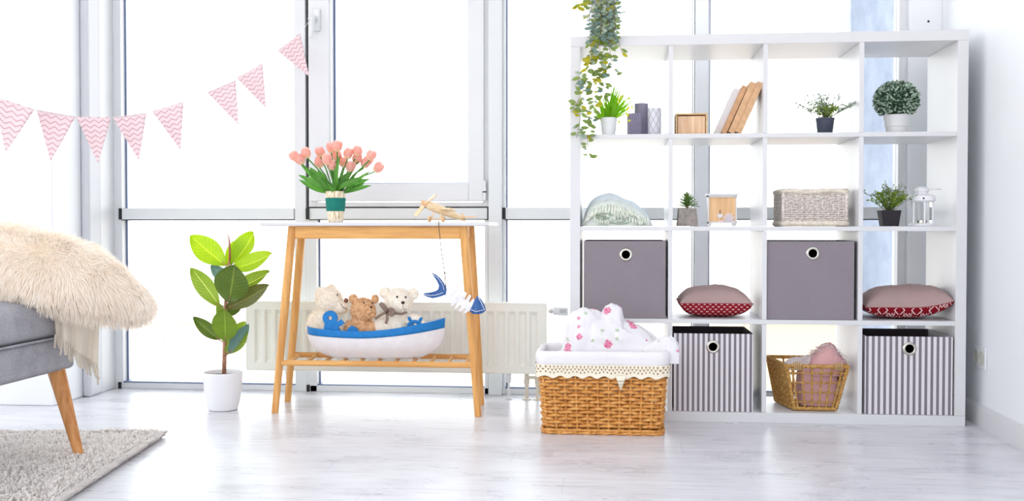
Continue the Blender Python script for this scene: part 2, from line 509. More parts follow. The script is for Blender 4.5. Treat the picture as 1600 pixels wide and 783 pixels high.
# ------------------------------------------------------------------ cube shelf unit
SX, SYF, SD = -0.188, 4.098, 0.39
CW, DV, OB = 0.335, 0.0170, 0.039
def cell_x(c): return SX + OB + c * (CW + DV)           # inner left edge of column c
def cell_z(r): return OB + r * (CW + DV)                # top of the board under row r (0 = lowest)
shelf = thing('cube_shelf', 'big white open cube shelf unit of sixteen compartments against the windows', 'shelf unit', (SX + 0.7345, SYF + SD / 2, 0))
X1 = SX + 1.469
MB().box((SX, SYF, 0), (X1, SYF + SD, OB)).build('bottom_board', WHITE, shelf, smooth=0, bevel=0.0012)
MB().box((SX, SYF, 1.43), (X1, SYF + SD, 1.469)).build('top_board', WHITE, shelf, smooth=0, bevel=0.0012)
MB().box((SX, SYF, OB + .0004), (SX + OB, SYF + SD, 1.4296)).build('side_panel', WHITE, shelf, smooth=0, bevel=0.0012)
MB().box((X1 - OB, SYF, OB + .0004), (X1, SYF + SD, 1.4296)).build('side_panel', WHITE, shelf, smooth=0, bevel=0.0012)
for r in (1, 2, 3):
    MB().box((SX + OB, SYF + .001, cell_z(r) - DV), (X1 - OB, SYF + SD, cell_z(r))).build('shelf_board', WHITE, shelf, smooth=0, bevel=0.001)
for c in (1, 2, 3):
    for r in range(4):
        MB().box((cell_x(c) - DV, SYF + .0015, cell_z(r) + .0004), (cell_x(c), SYF + SD, cell_z(r) + CW - .0004)).build('divider', WHITE, shelf, smooth=0, bevel=0.001)

# ------------------------------------------------------------------ storage boxes
BOXGREY = fabric('grey_box_fabric', (146, 137, 145), scale=500, bump=0.25)
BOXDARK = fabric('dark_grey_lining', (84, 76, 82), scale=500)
def mat_stripes(name, period, x0):
    t = NT(name); o = t.xyz(t.coord())
    f = t.math('FRACT', t.math('ADD', t.math('DIVIDE', o['X'], period), x0))
    m_ = t.math('GREATER_THAN', f, 0.47)
    n_ = t.noise(t.coord(), 500, 2)
    a = t.mix(n_, (118, 112, 120), (136, 130, 138)); b = t.mix(n_, (214, 208, 213), (232, 227, 231))
    t.base(t.mix(m_, a, b), 0.95, 0.2).bump(n_, 0.25, 0.001)
    return t.m
def storage_box(label, c, r, px0, px1, py_top, mats, Y0=None, gx=0.5, gz=0.0, group=None, depth=0.33):
    Y0 = Y0 or SYF + 0.012
    zb = cell_z(r) + 0.001
    a = at(px0, py_top, Y0); b = at(px1, py_top, Y0)
    x0, x1, zt = a.x, b.x, a.z
    t = thing('storage_box', label, 'storage box', ((x0 + x1) / 2, Y0 + depth / 2, zb), group)
    w = 0.006
    front, side = mats
    gp = at(gx, gz, Y0)
    # front panel with a real round hole for the grommet
    m = MB(); R_ = 0.017; n = 32
    ring = [Vector((gp.x + R_ * math.cos(2*PI*k/n), Y0, gp.z + R_ * math.sin(2*PI*k/n))) for k in range(n)]
    def edge(k):
        t_ = 2*PI*k/n; dx, dz = math.cos(t_), math.sin(t_)
        s_ = min(((x1 - gp.x) / dx) if dx > 1e-6 else 1e9, ((x0 - gp.x) / dx) if dx < -1e-6 else 1e9, ((zt - gp.z) / dz) if dz > 1e-6 else 1e9, ((zb - gp.z) / dz) if dz < -1e-6 else 1e9)
        return Vector((gp.x + dx * s_, Y0, gp.z + dz * s_))
    outer = [edge(k) for k in range(n)]
    for cx, cz in ((x0, zb), (x1, zb), (x1, zt), (x0, zt)):
        k = min(range(n), key=lambda q: (outer[q] - Vector((cx, Y0, cz))).length); outer[k] = Vector((cx, Y0, cz))
    vs = ring + outer + [v + Vector((0, w, 0)) for v in ring + outer]
    fs = []
    for k in range(n):
        k2 = (k + 1) % n
        fs += [(k, n + k, n + k2, k2), (2*n + k, 2*n + k2, 3*n + k2, 3*n + k), (n + k, 3*n + k, 3*n + k2, n + k2), (k, k2, 2*n + k2, 2*n + k)]
    m.add(vs, fs)
    m.build('front_panel', front, t, smooth=0)
    s = MB()
    s.box((x0, Y0 + w, zb), (x0 + w, Y0 + depth, zt + 0.001)); s.box((x1 - w, Y0 + w, zb), (x1, Y0 + depth, zt + 0.001))
    s.box((x0 + w, Y0 + w, zb), (x1 - w, Y0 + depth, zb + w))
    s.build('side_panel', side, t, smooth=0)
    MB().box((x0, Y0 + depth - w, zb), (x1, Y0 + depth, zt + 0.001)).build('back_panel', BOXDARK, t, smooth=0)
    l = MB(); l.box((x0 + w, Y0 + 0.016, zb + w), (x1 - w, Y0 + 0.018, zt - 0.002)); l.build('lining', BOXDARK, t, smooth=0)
    g = MB(); tilt = Matrix.Rotation(PI/2, 3, 'X')
    g.lathe([(0.0150, -0.004), (0.0150, 0.003), (0.0175, 0.0052), (0.0215, 0.0045), (0.0250, 0.0022), (0.0258, 0.0004), (0.0258, -0.0008)], (gp.x, Y0, gp.z), 40, tilt, cap=False)
    g.build('grommet', METAL, t, smooth=60)
    k = MB(); k.lathe([(0.0001, 0), (0.0158, 0)], (gp.x, Y0 + 0.013, gp.z), 32, tilt); k.build('grommet_hole', DARKHOLE, t, smooth=0)
    return t
storage_box('plain grey fabric storage box with a steel eyelet, above the laundry basket', 0, 1, 912, 1040, 376.5, (BOXGREY, BOXGREY), gx=978, gz=398)
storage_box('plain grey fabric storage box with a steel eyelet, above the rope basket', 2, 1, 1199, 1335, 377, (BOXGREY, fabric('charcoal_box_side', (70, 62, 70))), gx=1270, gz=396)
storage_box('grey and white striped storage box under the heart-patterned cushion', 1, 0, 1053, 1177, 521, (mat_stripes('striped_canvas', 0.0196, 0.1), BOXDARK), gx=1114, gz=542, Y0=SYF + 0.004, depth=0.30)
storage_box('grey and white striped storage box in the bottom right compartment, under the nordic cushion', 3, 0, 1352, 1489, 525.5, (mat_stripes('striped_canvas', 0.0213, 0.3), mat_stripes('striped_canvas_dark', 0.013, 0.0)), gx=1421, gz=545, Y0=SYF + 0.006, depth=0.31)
# fold over the edge of the right striped box: the side flap seen left of the front
a_ = at(1347, 524, SYF + 0.05)

# ------------------------------------------------------------------ cushions on the shelf
def mat_hearts():
    t = NT('red_fabric_with_small_white_hearts'); o = t.xyz(t.coord())
    P_ = 0.0215
    row = t.math('FLOOR', t.math('DIVIDE', o['Z'], P_ * 0.45))
    u = t.math('SUBTRACT', t.math('FRACT', t.math('ADD', t.math('DIVIDE', o['X'], P_), t.math('MULTIPLY', row, 0.5))), 0.5)
    v = t.math('FRACT', t.math('DIVIDE', o['Z'], P_ * 0.45))
    au = t.math('ABSOLUTE', u)
    d = t.math('ABSOLUTE', t.math('SUBTRACT', t.math('SUBTRACT', v, 0.25), t.math('MULTIPLY', au, 2.2)))
    m_ = t.math('MULTIPLY', t.math('LESS_THAN', d, 0.2), t.math('LESS_THAN', au, 0.2))
    t.base(t.mix(m_, (140, 22, 36), (228, 196, 198)), 0.95, 0.15).bump(t.noise(t.coord(), 700, 2), 0.3, 0.001); return t.m
def mat_nordic():
    t = NT('red_fabric_with_white_nordic_pattern'); o = t.xyz(t.coord())
    P_ = 0.062
    u = t.math('ABSOLUTE', t.math('SUBTRACT', t.math('FRACT', t.math('ADD', t.math('DIVIDE', o['X'], P_), 0.18)), 0.5))
    v = t.math('ABSOLUTE', t.math('SUBTRACT', t.math('FRACT', t.math('DIVIDE', t.math('ADD', o['Z'], 0.004), 0.040)), 0.5))
    cross = t.math('LESS_THAN', t.math('ABSOLUTE', t.math('SUBTRACT', u, t.math('MULTIPLY', v, 0.6))), 0.035)
    star = t.math('MULTIPLY', cross, t.math('GREATER_THAN', v, 0.08))
    dia = t.math('ABSOLUTE', t.math('SUBTRACT', t.math('ADD', t.math('ABSOLUTE', t.math('SUBTRACT', u, 0.40)), t.math('MULTIPLY', v, 0.45)), 0.085))
    dm = t.math('LESS_THAN', dia, 0.028)
    bar = t.math('MULTIPLY', t.math('LESS_THAN', t.math('ABSOLUTE', t.math('SUBTRACT', u, 0.27)), 0.016), t.math('LESS_THAN', v, 0.3))
    m_ = t.math('MAXIMUM', t.math('MAXIMUM', star, dm), bar)
    t.base(t.mix(m_, (128, 16, 30), (232, 205, 205)), 0.95, 0.15).bump(t.noise(t.coord(), 700, 2), 0.3, 0.001); return t.m
def cushion(label, c, half, rise, sink, mats, rz=0.0, skew=None, wob=0.004, pinch=0.5):
    t = thing('cushion', label, 'cushion', c)
    M_ = Matrix.Rotation(rz, 3, 'Z')
    a, b = half
    def surf(top):
        def fn(u, v):
            x, y = 2*u - 1, 2*v - 1
            e = max(0.0, (1 - abs(x) ** 3.2) * (1 - abs(y) ** 3.2)) ** pinch
            # corners pulled out, sides drawn in a little
            px = x * a * (1 - 0.10 * (1 - y * y)* abs(x)) ; py = y * b * (1 - 0.10 * (1 - x * x) * abs(y))
            nz = noise.noise(Vector((x * 1.7, y * 1.7, rise * 50))) * wob * 2 + noise.noise(Vector((x * 6, y * 6, 3))) * wob
            z = (rise + nz) * e if top else -(sink) * e ** 0.75
            q = M_ @ Vector((px, py, 0))
            dz = skew(x, y) if skew else 0
            return Vector((c[0] + q.x, c[1] + q.y, c[2] + sink + max(z + dz, -sink)))
        return fn
    MB().grid(surf(True), 40, 40).build('cover_top', mats[0], t, smooth=180)
    MB().grid(surf(False), 40, 40).build('cover_underside', mats[1], t, smooth=180)
    m = MB(); k = 60; pts = []
    f = surf(True)
    for i in range(k):
        q = i / k * 4; s_, w_ = int(q), q - int(q)
        u, v = [(w_, 0), (1, w_), (1 - w_, 1), (0, 1 - w_)][s_]
        pts.append(f(u, v))
    m.ring(pts, 0.0016, 6); m.build('seam_piping', plain('seam_red', (150, 60, 70), 0.9), t, smooth=180)
    return t
TAUPE = fabric('taupe_pink_fabric', (178, 152, 150), scale=600, big=0.1)
p0 = at(1118, 497, 4.16); zc = cell_z(1) + 0.001
cushion('small cushion, taupe above and red with little white hearts below, in the second column', (p0.x, 4.26, zc), (0.140, 0.13), 0.062, 0.056, (TAUPE, mat_hearts()))
p0 = at(1419, 500, 4.16)
cushion('larger cushion, taupe above and red with white nordic pattern below, in the last column', (p0.x + 0.004, 4.265, zc), (0.161, 0.15), 0.076, 0.046, (TAUPE, mat_nordic()), skew=lambda x, y: 0.028 * max(0, x) ** 2, rz=-0.06)

# ------------------------------------------------------------------ leaf helpers
def leaf_pts(base, tip, width, face=Vector((0, -1, 0)), cup=0.15, bend=0.1, nu=4, nv=8, shape=1.0, tipw=0.0):
    base, tip = Vector(base), Vector(tip); d = tip - base; L = d.length; dn = d.normalized()
    side = dn.cross(face)
    if side.length < 1e-4: side = dn.cross(Vector((1, 0, 0.1)))
    side.normalize(); nrm = side.cross(dn).normalized()
    def fn(u, v):
        w = math.sin(PI * min(1, v) ** shape) ** 0.75 * width * 0.5 + 1e-5
        x = (2 * u - 1)
        return base + dn * (L * v) + side * (x * w) + nrm * (abs(x) * cup * width - math.sin(PI * v) * bend * L)
    return fn
def add_leaf(m, *a, nu=4, nv=8, **k):
    m.grid(leaf_pts(*a, nu=nu, nv=nv, **k), nu, nv)
def mat_leaf(name, c, dark=None, vein=None, transl=0.35, rough=0.35, veins=True):
    t = NT(name); uv = t.coord('UV'); o = t.xyz(uv)
    dark = dark or tuple(x * 0.7 for x in c); vein = vein or tuple(min(255, x * 1.15 + 25) for x in c)
    au = t.math('ABSOLUTE', t.math('SUBTRACT', o['X'], 0.5))
    n_ = t.noise(t.coord(), 30, 2)
    col = t.mix(n_, dark, c)
    if veins:
        mid = t.math('LESS_THAN', au, 0.025)
        s_ = t.math('FRACT', t.math('SUBTRACT', t.math('MULTIPLY', o['Y'], 11), t.math('MULTIPLY', au, 5)))
        sv = t.math('MULTIPLY', t.math('LESS_THAN', s_, 0.10), 0.55)
        col = t.mix(t.math('MAXIMUM', mid, sv), col, vein)
    t.base(col, rough, 0.5); t.translucent(col, transl)
    return t.m

# ------------------------------------------------------------------ rubber plant
pc = at(348.5, 644, 4.20); pc.z = 0; pc = at_z(348.5, 640, 0.0)
plant = thing('rubber_plant', 'rubber plant with big glossy lime and olive leaves in a white pot on the floor', 'potted plant', (pc.x, pc.y, 0))
PY = pc.y
POTW = plain('white_ceramic_matte', (240, 240, 244), 0.35, 0.5)
pr = [(0.0001, 0), (0.050, 0), (0.058, 0.003), (0.066, 0.03), (0.074, 0.08), (0.0785, 0.14), (0.0795, 0.152), (0.078, 0.154), (0.0755, 0.152), (0.074, 0.13), (0.0001, 0.128)]
MB().lathe(pr, (pc.x, PY, 0), 48).build('pot', POTW, plant, smooth=50)
MB().lathe([(0.0001, 0.137), (0.03, 0.139), (0.0745, 0.136)], (pc.x, PY, 0), 32, fn=lambda t, z: 1 + 0.01 * math.sin(9 * t)).build('soil', plain('potting_soil', (70, 55, 45), 1, 0.1, 0.3, 200), plant, smooth=60)
STEM = plain('brown_pink_stem', (176, 128, 104), 0.7, 0.3, 0.15, 60)
st = [at(350, 590, PY), at(351, 545, PY), at(352, 500, PY), at(353, 460, PY), at(357, 420, PY), at(359, 400, PY)]
MB().tube(st, [0.0085, 0.008, 0.007, 0.006, 0.005, 0.003], 10).build('stem', STEM, plant, smooth=180)
LIME = mat_leaf('lime_leaf', (178, 212, 16), (150, 190, 10), (205, 230, 60), 0.5)
OLIVE = mat_leaf('olive_leaf', (96, 122, 38), (78, 102, 34), (130, 150, 60), 0.25)
OLIVE2 = mat_leaf('brown_olive_leaf', (112, 116, 52), (84, 90, 44), (150, 150, 90), 0.3)
GREEN = mat_leaf('mid_green_leaf', (126, 156, 34), (100, 132, 30), (150, 176, 60), 0.35)
YG = mat_leaf('yellow_green_leaf', (150, 178, 50), (120, 150, 40), (205, 220, 110), 0.45)
TEAL = mat_leaf('blue_green_leaf', (112, 150, 140), (84, 122, 116), (110, 150, 140), 0.15)
def rleaf(b, tp, wpx, mt, dyb=0.0, dyt=-0.03, face=(0, -1, 0.1), cup=0.12, bend=0.06, shape=0.85):
    B = at(b[0], b[1], PY + dyb); T = at(tp[0], tp[1], PY + dyt)
    sb = at_stem(b[1])
    m = MB(); add_leaf(m, B, T, wpx * mpp(PY), face=Vector(face), cup=cup, bend=bend, nu=8, nv=16, shape=shape)
    o = m.build('leaf', mt, plant, smooth=180)
    k = MB(); k.tube([sb, (sb + B) / 2 + Vector((0, 0, 0.002)), B, B + (T - B) * 0.15], [0.0026, 0.0022, 0.002, 0.0012], 6)
    k.build('leaf_stalk', STEM, o, smooth=180)
    return o
def at_stem(py):
    for i in range(len(st) - 1):
        pass
    py2 = min(588, max(404, py + 6)); xs = 350 + (588 - py2) / 184 * 8
    return at(xs, py2, PY)
rleaf((355, 417), (298, 369), 40, LIME, 0.0, 0.05, (0.25, -1, 0.3), shape=1.15, cup=0.1)
rleaf((361, 415), (397, 364), 38, LIME, 0.015, 0.07, (-0.3, -1, 0.1), shape=1.25, cup=0.2)
rleaf((353, 416), (383, 372), 30, LIME, 0.03, 0.09, (0.2, -1, 0), shape=1.1)
rleaf((364, 420), (426, 396), 32, LIME, 0.0, -0.03, (-0.1, -1, 0.5), shape=0.9)
rleaf((366, 452), (422, 425), 26, YG, 0.01, 0.05, (0.0, -1, 0.6), shape=0.9, cup=0.25)
rleaf((354, 482), (422, 445), 30, OLIVE2, -0.01, -0.04, (0.2, -1, 0.4), shape=0.95, cup=0.14)
rleaf((345, 481), (299, 419), 30, YG, -0.01, 0.0, (0.2, -1, 0.0), shape=1.1, cup=0.2)
rleaf((358, 471), (367, 412), 56, OLIVE, -0.03, -0.09, (0.05, -1, -0.25), shape=0.95, cup=0.08, bend=0.03)
rleaf((352, 533), (350, 481), 42, GREEN, -0.03, -0.09, (0.0, -1, -0.2), shape=0.9, cup=0.06, bend=0.03)
rleaf((344, 532), (302, 496), 22, OLIVE, 0.0, 0.0, (0.1, -1, 0.5), shape=0.95, cup=0.22)
rleaf((354, 553), (384, 502), 36, YG, -0.01, 0.0, (-0.1, -1, 0.1), shape=0.9, cup=0.05)
rleaf((358, 552), (389, 506), 22, TEAL, -0.014, -0.01, (0.5, -1, 0.1), shape=0.85, cup=0.05)
rleaf((352, 480), (376, 484), 26, OLIVE, 0.02, 0.04, (0, -1, 0.3))
rleaf((350, 478), (340, 490), 22, GREEN, 0.02, 0.04, (0, -1, 0.3))
rleaf((352, 436), (330, 415), 20, TEAL, 0.02, 0.03, (0, -1, 0.3))
MB().tube([at(358, 414, PY), at(359, 400, PY), at(359, 388, PY), at(358, 374, PY), at(354, 360, PY)], [0.003, 0.0048, 0.004, 0.0025, 0.0006], 8).build('leaf_sheath', plain('red_brown_sheath', (160, 74, 66), 0.5), plant, smooth=180)

# ------------------------------------------------------------------ console table
BAM = wood('honey_bamboo', (206, 144, 78), (236, 180, 108), 'x', 14, 0.42)
BAMZ = wood('honey_bamboo_upright', (206, 144, 78), (236, 180, 108), 'z', 14, 0.42)
TZ = 0.7445
table = thing('console_table', 'narrow console table with white top, splayed bamboo legs and slatted lower rack', 'table', (-0.96, 4.26, 0))
m = MB(); m.box((-1.415, 4.10, TZ), (-0.503, 4.44, 0.760))
m.build('tabletop', WHITE, table, smooth=40, bevel=0.0055, seg=4)
def leg(topx, topy, Yt, botx, boty, Yb):
    t_ = at(topx, topy, Yt); b_ = at_z(botx, boty, 0.0)
    t_.z = TZ
    b_.y = Yb; b_.x = at(botx, boty, Yb).x
    m = MB(); n = 8
    m.tube([b_ + (t_ - b_) * (i / n) for i in range(n + 1)], [0.0135 + 0.0035 * min(1, i / 5) for i in range(n + 1)], 16)
    m.build('leg', BAMZ, table, smooth=60)
    return t_, b_
fl = leg(457, 354, 4.15, 429.5, 645, 4.125); fr = leg(724, 354, 4.15, 747, 647, 4.125)
bl = leg(472, 354, 4.38, 449.5, 630, 4.40); br = leg(735, 354, 4.38, 752, 632, 4.40)
def onleg(lg, z): return lg[1] + (lg[0] - lg[1]) * ((z) / TZ)
m = MB(); m.box((fl[0].x + 0.012, 4.140, TZ - 0.050), (fr[0].x - 0.012, 4.160, TZ)); m.build('apron', BAM, table, smooth=0, bevel=0.003)
m = MB(); m.box((bl[0].x + 0.012, 4.372, TZ - 0.050), (br[0].x - 0.012, 4.390, TZ)); m.build('apron', BAM, table, smooth=0, bevel=0.003)
for a, b in ((fl, bl), (fr, br)):
    m = MB(); q_ = 0.008 if a is fl else -0.010
    m.box((a[0].x - 0.007 + q_, 4.165, TZ - 0.050), (a[0].x + 0.007 + q_, 4.37, TZ)); m.build('side_apron', BAM, table, smooth=0, bevel=0.003)
RZ = 0.200
for a, b in ((fl, fr), (bl, br)):
    A_, B_ = onleg(a, RZ), onleg(b, RZ)
    MB().tube([A_, A_.lerp(B_, .5), B_], 0.0115, 14).build('rack_rail', BAM, table, smooth=60)
for i in range(11):
    f = (i + 0.5) / 11
    A_ = onleg(fl, RZ).lerp(onleg(fr, RZ), f); B_ = onleg(bl, RZ).lerp(onleg(br, RZ), f)
    MB().tube([A_, (A_ + B_) / 2, B_], 0.0075, 10).build('rack_slat', BAM, table, smooth=60)

# ------------------------------------------------------------------ vase of tulips
VY = 4.24
vb = at(524.5, 347, VY); vb.z = 0.7605
s = mpp(VY)
def mat_birch():
    t = NT('birch_bark_print'); co = t.coord(); f = t.noise(t.map(co, (1, 1, 0.15)), 220, 3)
    t.base(t.ramp(f, [(0.42, (206, 176, 132)), (0.52, (246, 236, 216))]), 0.6, 0.3); return t.m
vase = thing('vase', 'tapered birch-patterned vase with a teal knitted band, standing on the console table', 'vase', vb)
MB().lathe([(0.0001, 0), (11.5*s, 0), (12.2*s, 0.002), (15.6*s, 49*s), (14.8*s, 49*s), (11*s, 6*s), (0.0001, 5*s)], vb, 32).build('vase_body', mat_birch(), vase, smooth=50)
tb = NT('teal_knit'); o_ = tb.xyz(tb.coord()); wv = tb.math('SINE', tb.math('MULTIPLY', tb.math('ARCTAN2', o_['Y'], o_['X']), 60))
tb.base((38, 128, 116), 0.9, 0.2).bump(wv, 0.5, 0.002)
MB().lathe([(13.9*s, 17.5*s), (14.3*s, 17.5*s), (16.2*s, 37*s), (15.3*s, 38.5*s), (15.0*s, 38*s)], vb, 48, cap=False).build('knitted_band', tb.m, vase, smooth=50)
PINK = NT('tulip_petal'); o_ = PINK.xyz(PINK.coord('UV'))
cpk = PINK.ramp(o_['Y'], [(0.0, (252, 236, 205)), (0.3, (252, 205, 192)), (0.75, (252, 196, 184)), (1.0, (254, 226, 216))])
PINK.base(cpk, 0.55, 0.3); PINK.translucent(cpk, 0.45); PINK = PINK.m
TST = mat_leaf('tulip_green', (112, 176, 72), (76, 142, 52), (140, 190, 100), 0.4, veins=False)
tul = [(465,244,-38),(481,240,-22),(501,238,-8),(500,255,-10),(518,232,-2),(527,230,4),(526,245,3),(512,251,-5),(518,259,0),(543,241,8),(536,254,4),(546,262,14),(557,237,12),(556,249,12),(572,250,26),(577,243,24),(568,255,22),(585,261,46),(473,250,-30)]
def petal(m, c, ax, ph, L, w, open_=0.0):
    a, b = basis(ax)
    out = a * math.cos(ph) + b * math.sin(ph); sd = ax.cross(out)
    def fn(u, v):
        x = 2*u - 1
        wd = math.sin(PI * (0.12 + 0.88 * v) ** 0.8) ** 0.8 * w if v < 0.999 else w * 0.05
        r = (math.sin(PI * (0.08 + 0.74 * v)) * 0.62 * w + open_ * v) 
        r2 = r * (1 - 0.35 * x * x)
        return c + ax * (L * v) + out * r2 + sd * (x * wd * 0.55)
    m.grid(fn, 4, 8)
random.seed(3)
for i, (px, py, deg) in enumerate(tul):
    dy = random.uniform(-0.05, 0.05) if abs(deg) < 30 else random.uniform(-0.02, 0.02)
    hc = at(px, py + 7, VY + dy)
    ax = Vector((math.sin(math.radians(deg)), dy * 3, math.cos(math.radians(deg)))).normalized()
    bs = vb + Vector((random.uniform(-9, 9) * s, random.uniform(-9, 9) * s, 8 * s))
    neck = Vector((vb.x + (hc.x - vb.x) * 0.22 + (bs.x - vb.x) * 0.5, vb.y + (hc.y - vb.y) * .25, vb.z + 50 * s))
    mid = neck.lerp(hc, 0.55) + Vector((0, 0, 0.012))
    lab = {0: 'leftmost tulip of the vase bunch, its pale pink bloom leaning far left', 17: 'rightmost tulip of the vase bunch, its pale pink bloom tipped almost sideways',
           5: 'tallest pale pink tulip at the top of the vase bunch', 11: 'low pale pink tulip at the front right of the vase bunch, just above the leaves'}.get(i, 'pale pink tulip in the crowded middle of the bunch in the birch-patterned vase')
    t = thing('tulip', lab, 'tulip', bs, 'tulips in the vase')
    MB().tube([bs, neck, mid, hc - ax * 0.004, hc], 0.0029, 6).build('stem', TST, t, smooth=180)
    m = MB(); L = random.uniform(0.041, 0.048)
    for k in range(3): petal(m, hc, ax, k * 2.094 + i, L, 0.0285, 0.0)
    for k in range(3): petal(m, hc + ax * 0.001, ax, k * 2.094 + 1.05 + i, L * 0.97, 0.031, 0.003)
    m.build('blossom', PINK, t, smooth=180)
    tipx = px + (px - 524) * random.uniform(-0.05, 0.25) + random.uniform(-10, 10); tipy = py + random.uniform(8, 34)
    tipx = max(467, min(580, tipx)); tip = at(tipx, tipy, VY + dy * 1.6 + random.uniform(-.02, .02))
    m = MB(); add_leaf(m, neck - Vector((0, 0, 0.012)), tip, random.uniform(0.016, 0.024), face=Vector((random.uniform(-.5, .5), -1, 0.3)), cup=0.25, bend=random.uniform(-0.12, 0.05), shape=0.9, nv=10)
    if i < 4:
        tp2 = [at(466, 274, VY - .03), at(578, 281, VY - .03), at(566, 278, VY + .03), at(484, 262, VY + .04)][i]
        add_leaf(m, neck - Vector((0, 0, 0.012)), tp2, 0.026, face=Vector((0, -1, 0.5)), cup=0.25, bend=-0.13, shape=0.9, nv=10)
    m.build('leaf', TST, t, smooth=180)

# ------------------------------------------------------------------ toy aeroplane
PINE = wood('pale_pine', (228, 196, 152), (246, 224, 188), 'x', 40, 0.5)
PINE2 = wood('tan_pine', (214, 168, 120), (236, 200, 158), 'x', 40, 0.5)
AY = 4.22
ac = at(690, 346, AY); ac.z = 0.7605
plane = thing('toy_aeroplane', 'pale wooden toy aeroplane with a two-blade propeller on the console table', 'toy aeroplane', ac)
nose = at(664, 318, AY - 0.05); tail = at(727, 344, AY + 0.05); ax = (tail - nose).normalized()
L = (tail - nose).length
q = MB(); q.tube([nose + ax * (L * f) for f in (0.05, 0.1, 0.3, 0.5, 0.75, 0.95, 1)], [0.0135, 0.0165, 0.0185, 0.017, 0.012, 0.007, 0.005], 20)
q.build('fuselage', PINE, plane, smooth=60)
q = MB(); q.tube([nose + ax * (L * f) for f in (-0.09, -0.07, 0.0, 0.05)], [0.006, 0.0085, 0.011, 0.012], 18); q.build('nose_hub', PINE2, plane, smooth=60)
q = MB(); pa, pb = at(681, 304, nose.y), at(648, 338, nose.y)
for e in (pa, pb):
    dd = (e - nose).normalized(); sd = dd.cross(ax).normalized()
    n_ = 10; ps = []
    def bl_(u, v, dd=dd, sd=sd, e=e):
        w = 0.006 + (0.0085 if e is pa else 0.003) * min(1, v * 1.6) ; 
        if v > 0.86: w *= math.sqrt(max(0.02, 1 - ((v - 0.86) / 0.14) ** 2))
        return nose + ax * (0.001) + dd * ((e - nose).length * v) + sd * ((2*u - 1) * w) + ax * ((2*u-1) * 0.004)
    q.grid(bl_, 4, 14)
q.build('propeller', PINE, plane, smooth=180, solid=0.004)
# wings: one long plank across the fuselage
wc = nose + ax * (L * 0.42) + Vector((0, 0, 0.004)); wd = Vector((ax.y, -ax.x, 0)).normalized()
q = MB(); fw = Vector((ax.x, ax.y, ax.z))
up = wd.cross(fw).normalized()
for s_ in (-1, 1):
    def wf(u, v, s_=s_):
        ch = 0.030 * (1 - 0.25 * v)
        return wc + wd * (s_ * 0.105 * v) + fw * ((2*u - 1) * ch * 0.6) - up * 0.002
    q.grid(wf, 4, 6)
q.build('wing', PINE, plane, smooth=0, solid=0.006)
q = MB(); tc = nose + ax * (L * 0.93)
q.grid(lambda u, v: tc + Vector((0.052 * v, 0.0, 0.006)) + wd * 0.004 * 0 + Vector((0, (u - 0.5) * 0.05, 0)) + Vector((0, 0, 0.0 + 0.004 * v)), 3, 3)
q.build('tailplane', PINE2, plane, smooth=0, solid=0.005)
q = MB(); q.grid(lambda u, v: tc + ax * (0.016 * (u - 0.5) * (1 - .4 * v)) + Vector((0, 0, 0.002 + 0.020 * v)), 3, 3); q.build('tail_fin', PINE, plane, smooth=0, solid=0.004)
wz = 0.7605 + 0.0115
wl_, wr_ = at(671, 342, AY - 0.035), at(692.5, 342, AY - 0.035)
q = MB(); q.tube([(wl_.x - 0.004, wl_.y + .005, wz), (wr_.x + 0.006, wr_.y, wz)], 0.0022, 8); q.build('axle', PINE2, plane, smooth=60)
for w_ in (wl_, wr_):
    wh = MB(); wh.tube([(w_.x - 0.005, w_.y + .002, wz), (w_.x + 0.005, w_.y, wz)], 0.0112, 24); wh.build('wheel', PINE2, plane, smooth=50, bevel=0.0012)
for w_ in (wl_, wr_):
    q = MB()
    q.tube([(w_.x + 0.009 * (1 if w_ is wl_ else -1), w_.y, wz), (w_.x + 0.012 * (1 if w_ is wl_ else -1), w_.y + 0.015, wz + 0.024)], 0.0035, 8)
    q.build('strut', PINE, plane, smooth=60)

# ------------------------------------------------------------------ hanging wooden fish
FY = 4.075
hk = at(686, 349, FY + 0.03); hk.z = 0.7605
fish = thing('fish_skeleton_ornament', 'blue and white wooden fish skeleton hanging on a string from the table edge', 'ornament', at(715, 475, FY))
BLUEW = NT('weathered_blue_wood'); f = BLUEW.noise(BLUEW.map(BLUEW.coord(), (1, 1, 0.4)), 90, 4); BLUEW.base(BLUEW.ramp(f, [(0.3, (40, 78, 140)), (0.7, (72, 112, 170))]), 0.7, 0.3); BLUEW = BLUEW.m
WHW = plain('chalk_white_wood', (236, 234, 238), 0.8, 0.2, 0.04, 60)
def pxpoly(ps, Y): return [((lambda v: (v.x, v.z))(at(x, y, Y))) for x, y in ps]
def line_on(ps, Y, r=0.0012):
    return MB().tube([at(x, y, Y) for x, y in ps], r, 6)
tailp = [(674,426),(681,429),(688,435),(694,443),(698,452),(697,460),(690,463),(683,465),(676,466),(668,464),(662,461),(663,458),(672,457),(680,455),(685,452),(686,446),(683,439),(678,432)]
MB().prism(pxpoly(tailp, FY), FY - 0.007, FY + 0.007).build('tail', BLUEW, fish, smooth=0, bevel=0.0015)
q = MB()
for ps in ([(675,428),(684,434),(691,443),(694,453)], [(663,460),(672,462),(682,461),(693,457)]): q.tube([at(x, y, FY - 0.0085) for x, y in ps], 0.0011, 6)
q.build('painted_line', WHW, fish, smooth=180)
headp = [(746,462),(752,468),(757,477),(759,485),(755,489),(747,491),(738,490),(734,486),(737,480),(741,471)]
MB().prism(pxpoly(headp, FY), FY - 0.008, FY + 0.008).build('head', BLUEW, fish, smooth=0, bevel=0.0015)
q = MB(); q.tube([at(x, y, FY - 0.0095) for x, y in ((736,484),(744,487),(757,484))], 0.0013, 6); q.tube([at(x, y, FY - 0.0095) for x, y in ((747,464),(752,473),(757,484))], 0.0013, 6)
q.build('painted_line', WHW, fish, smooth=180)
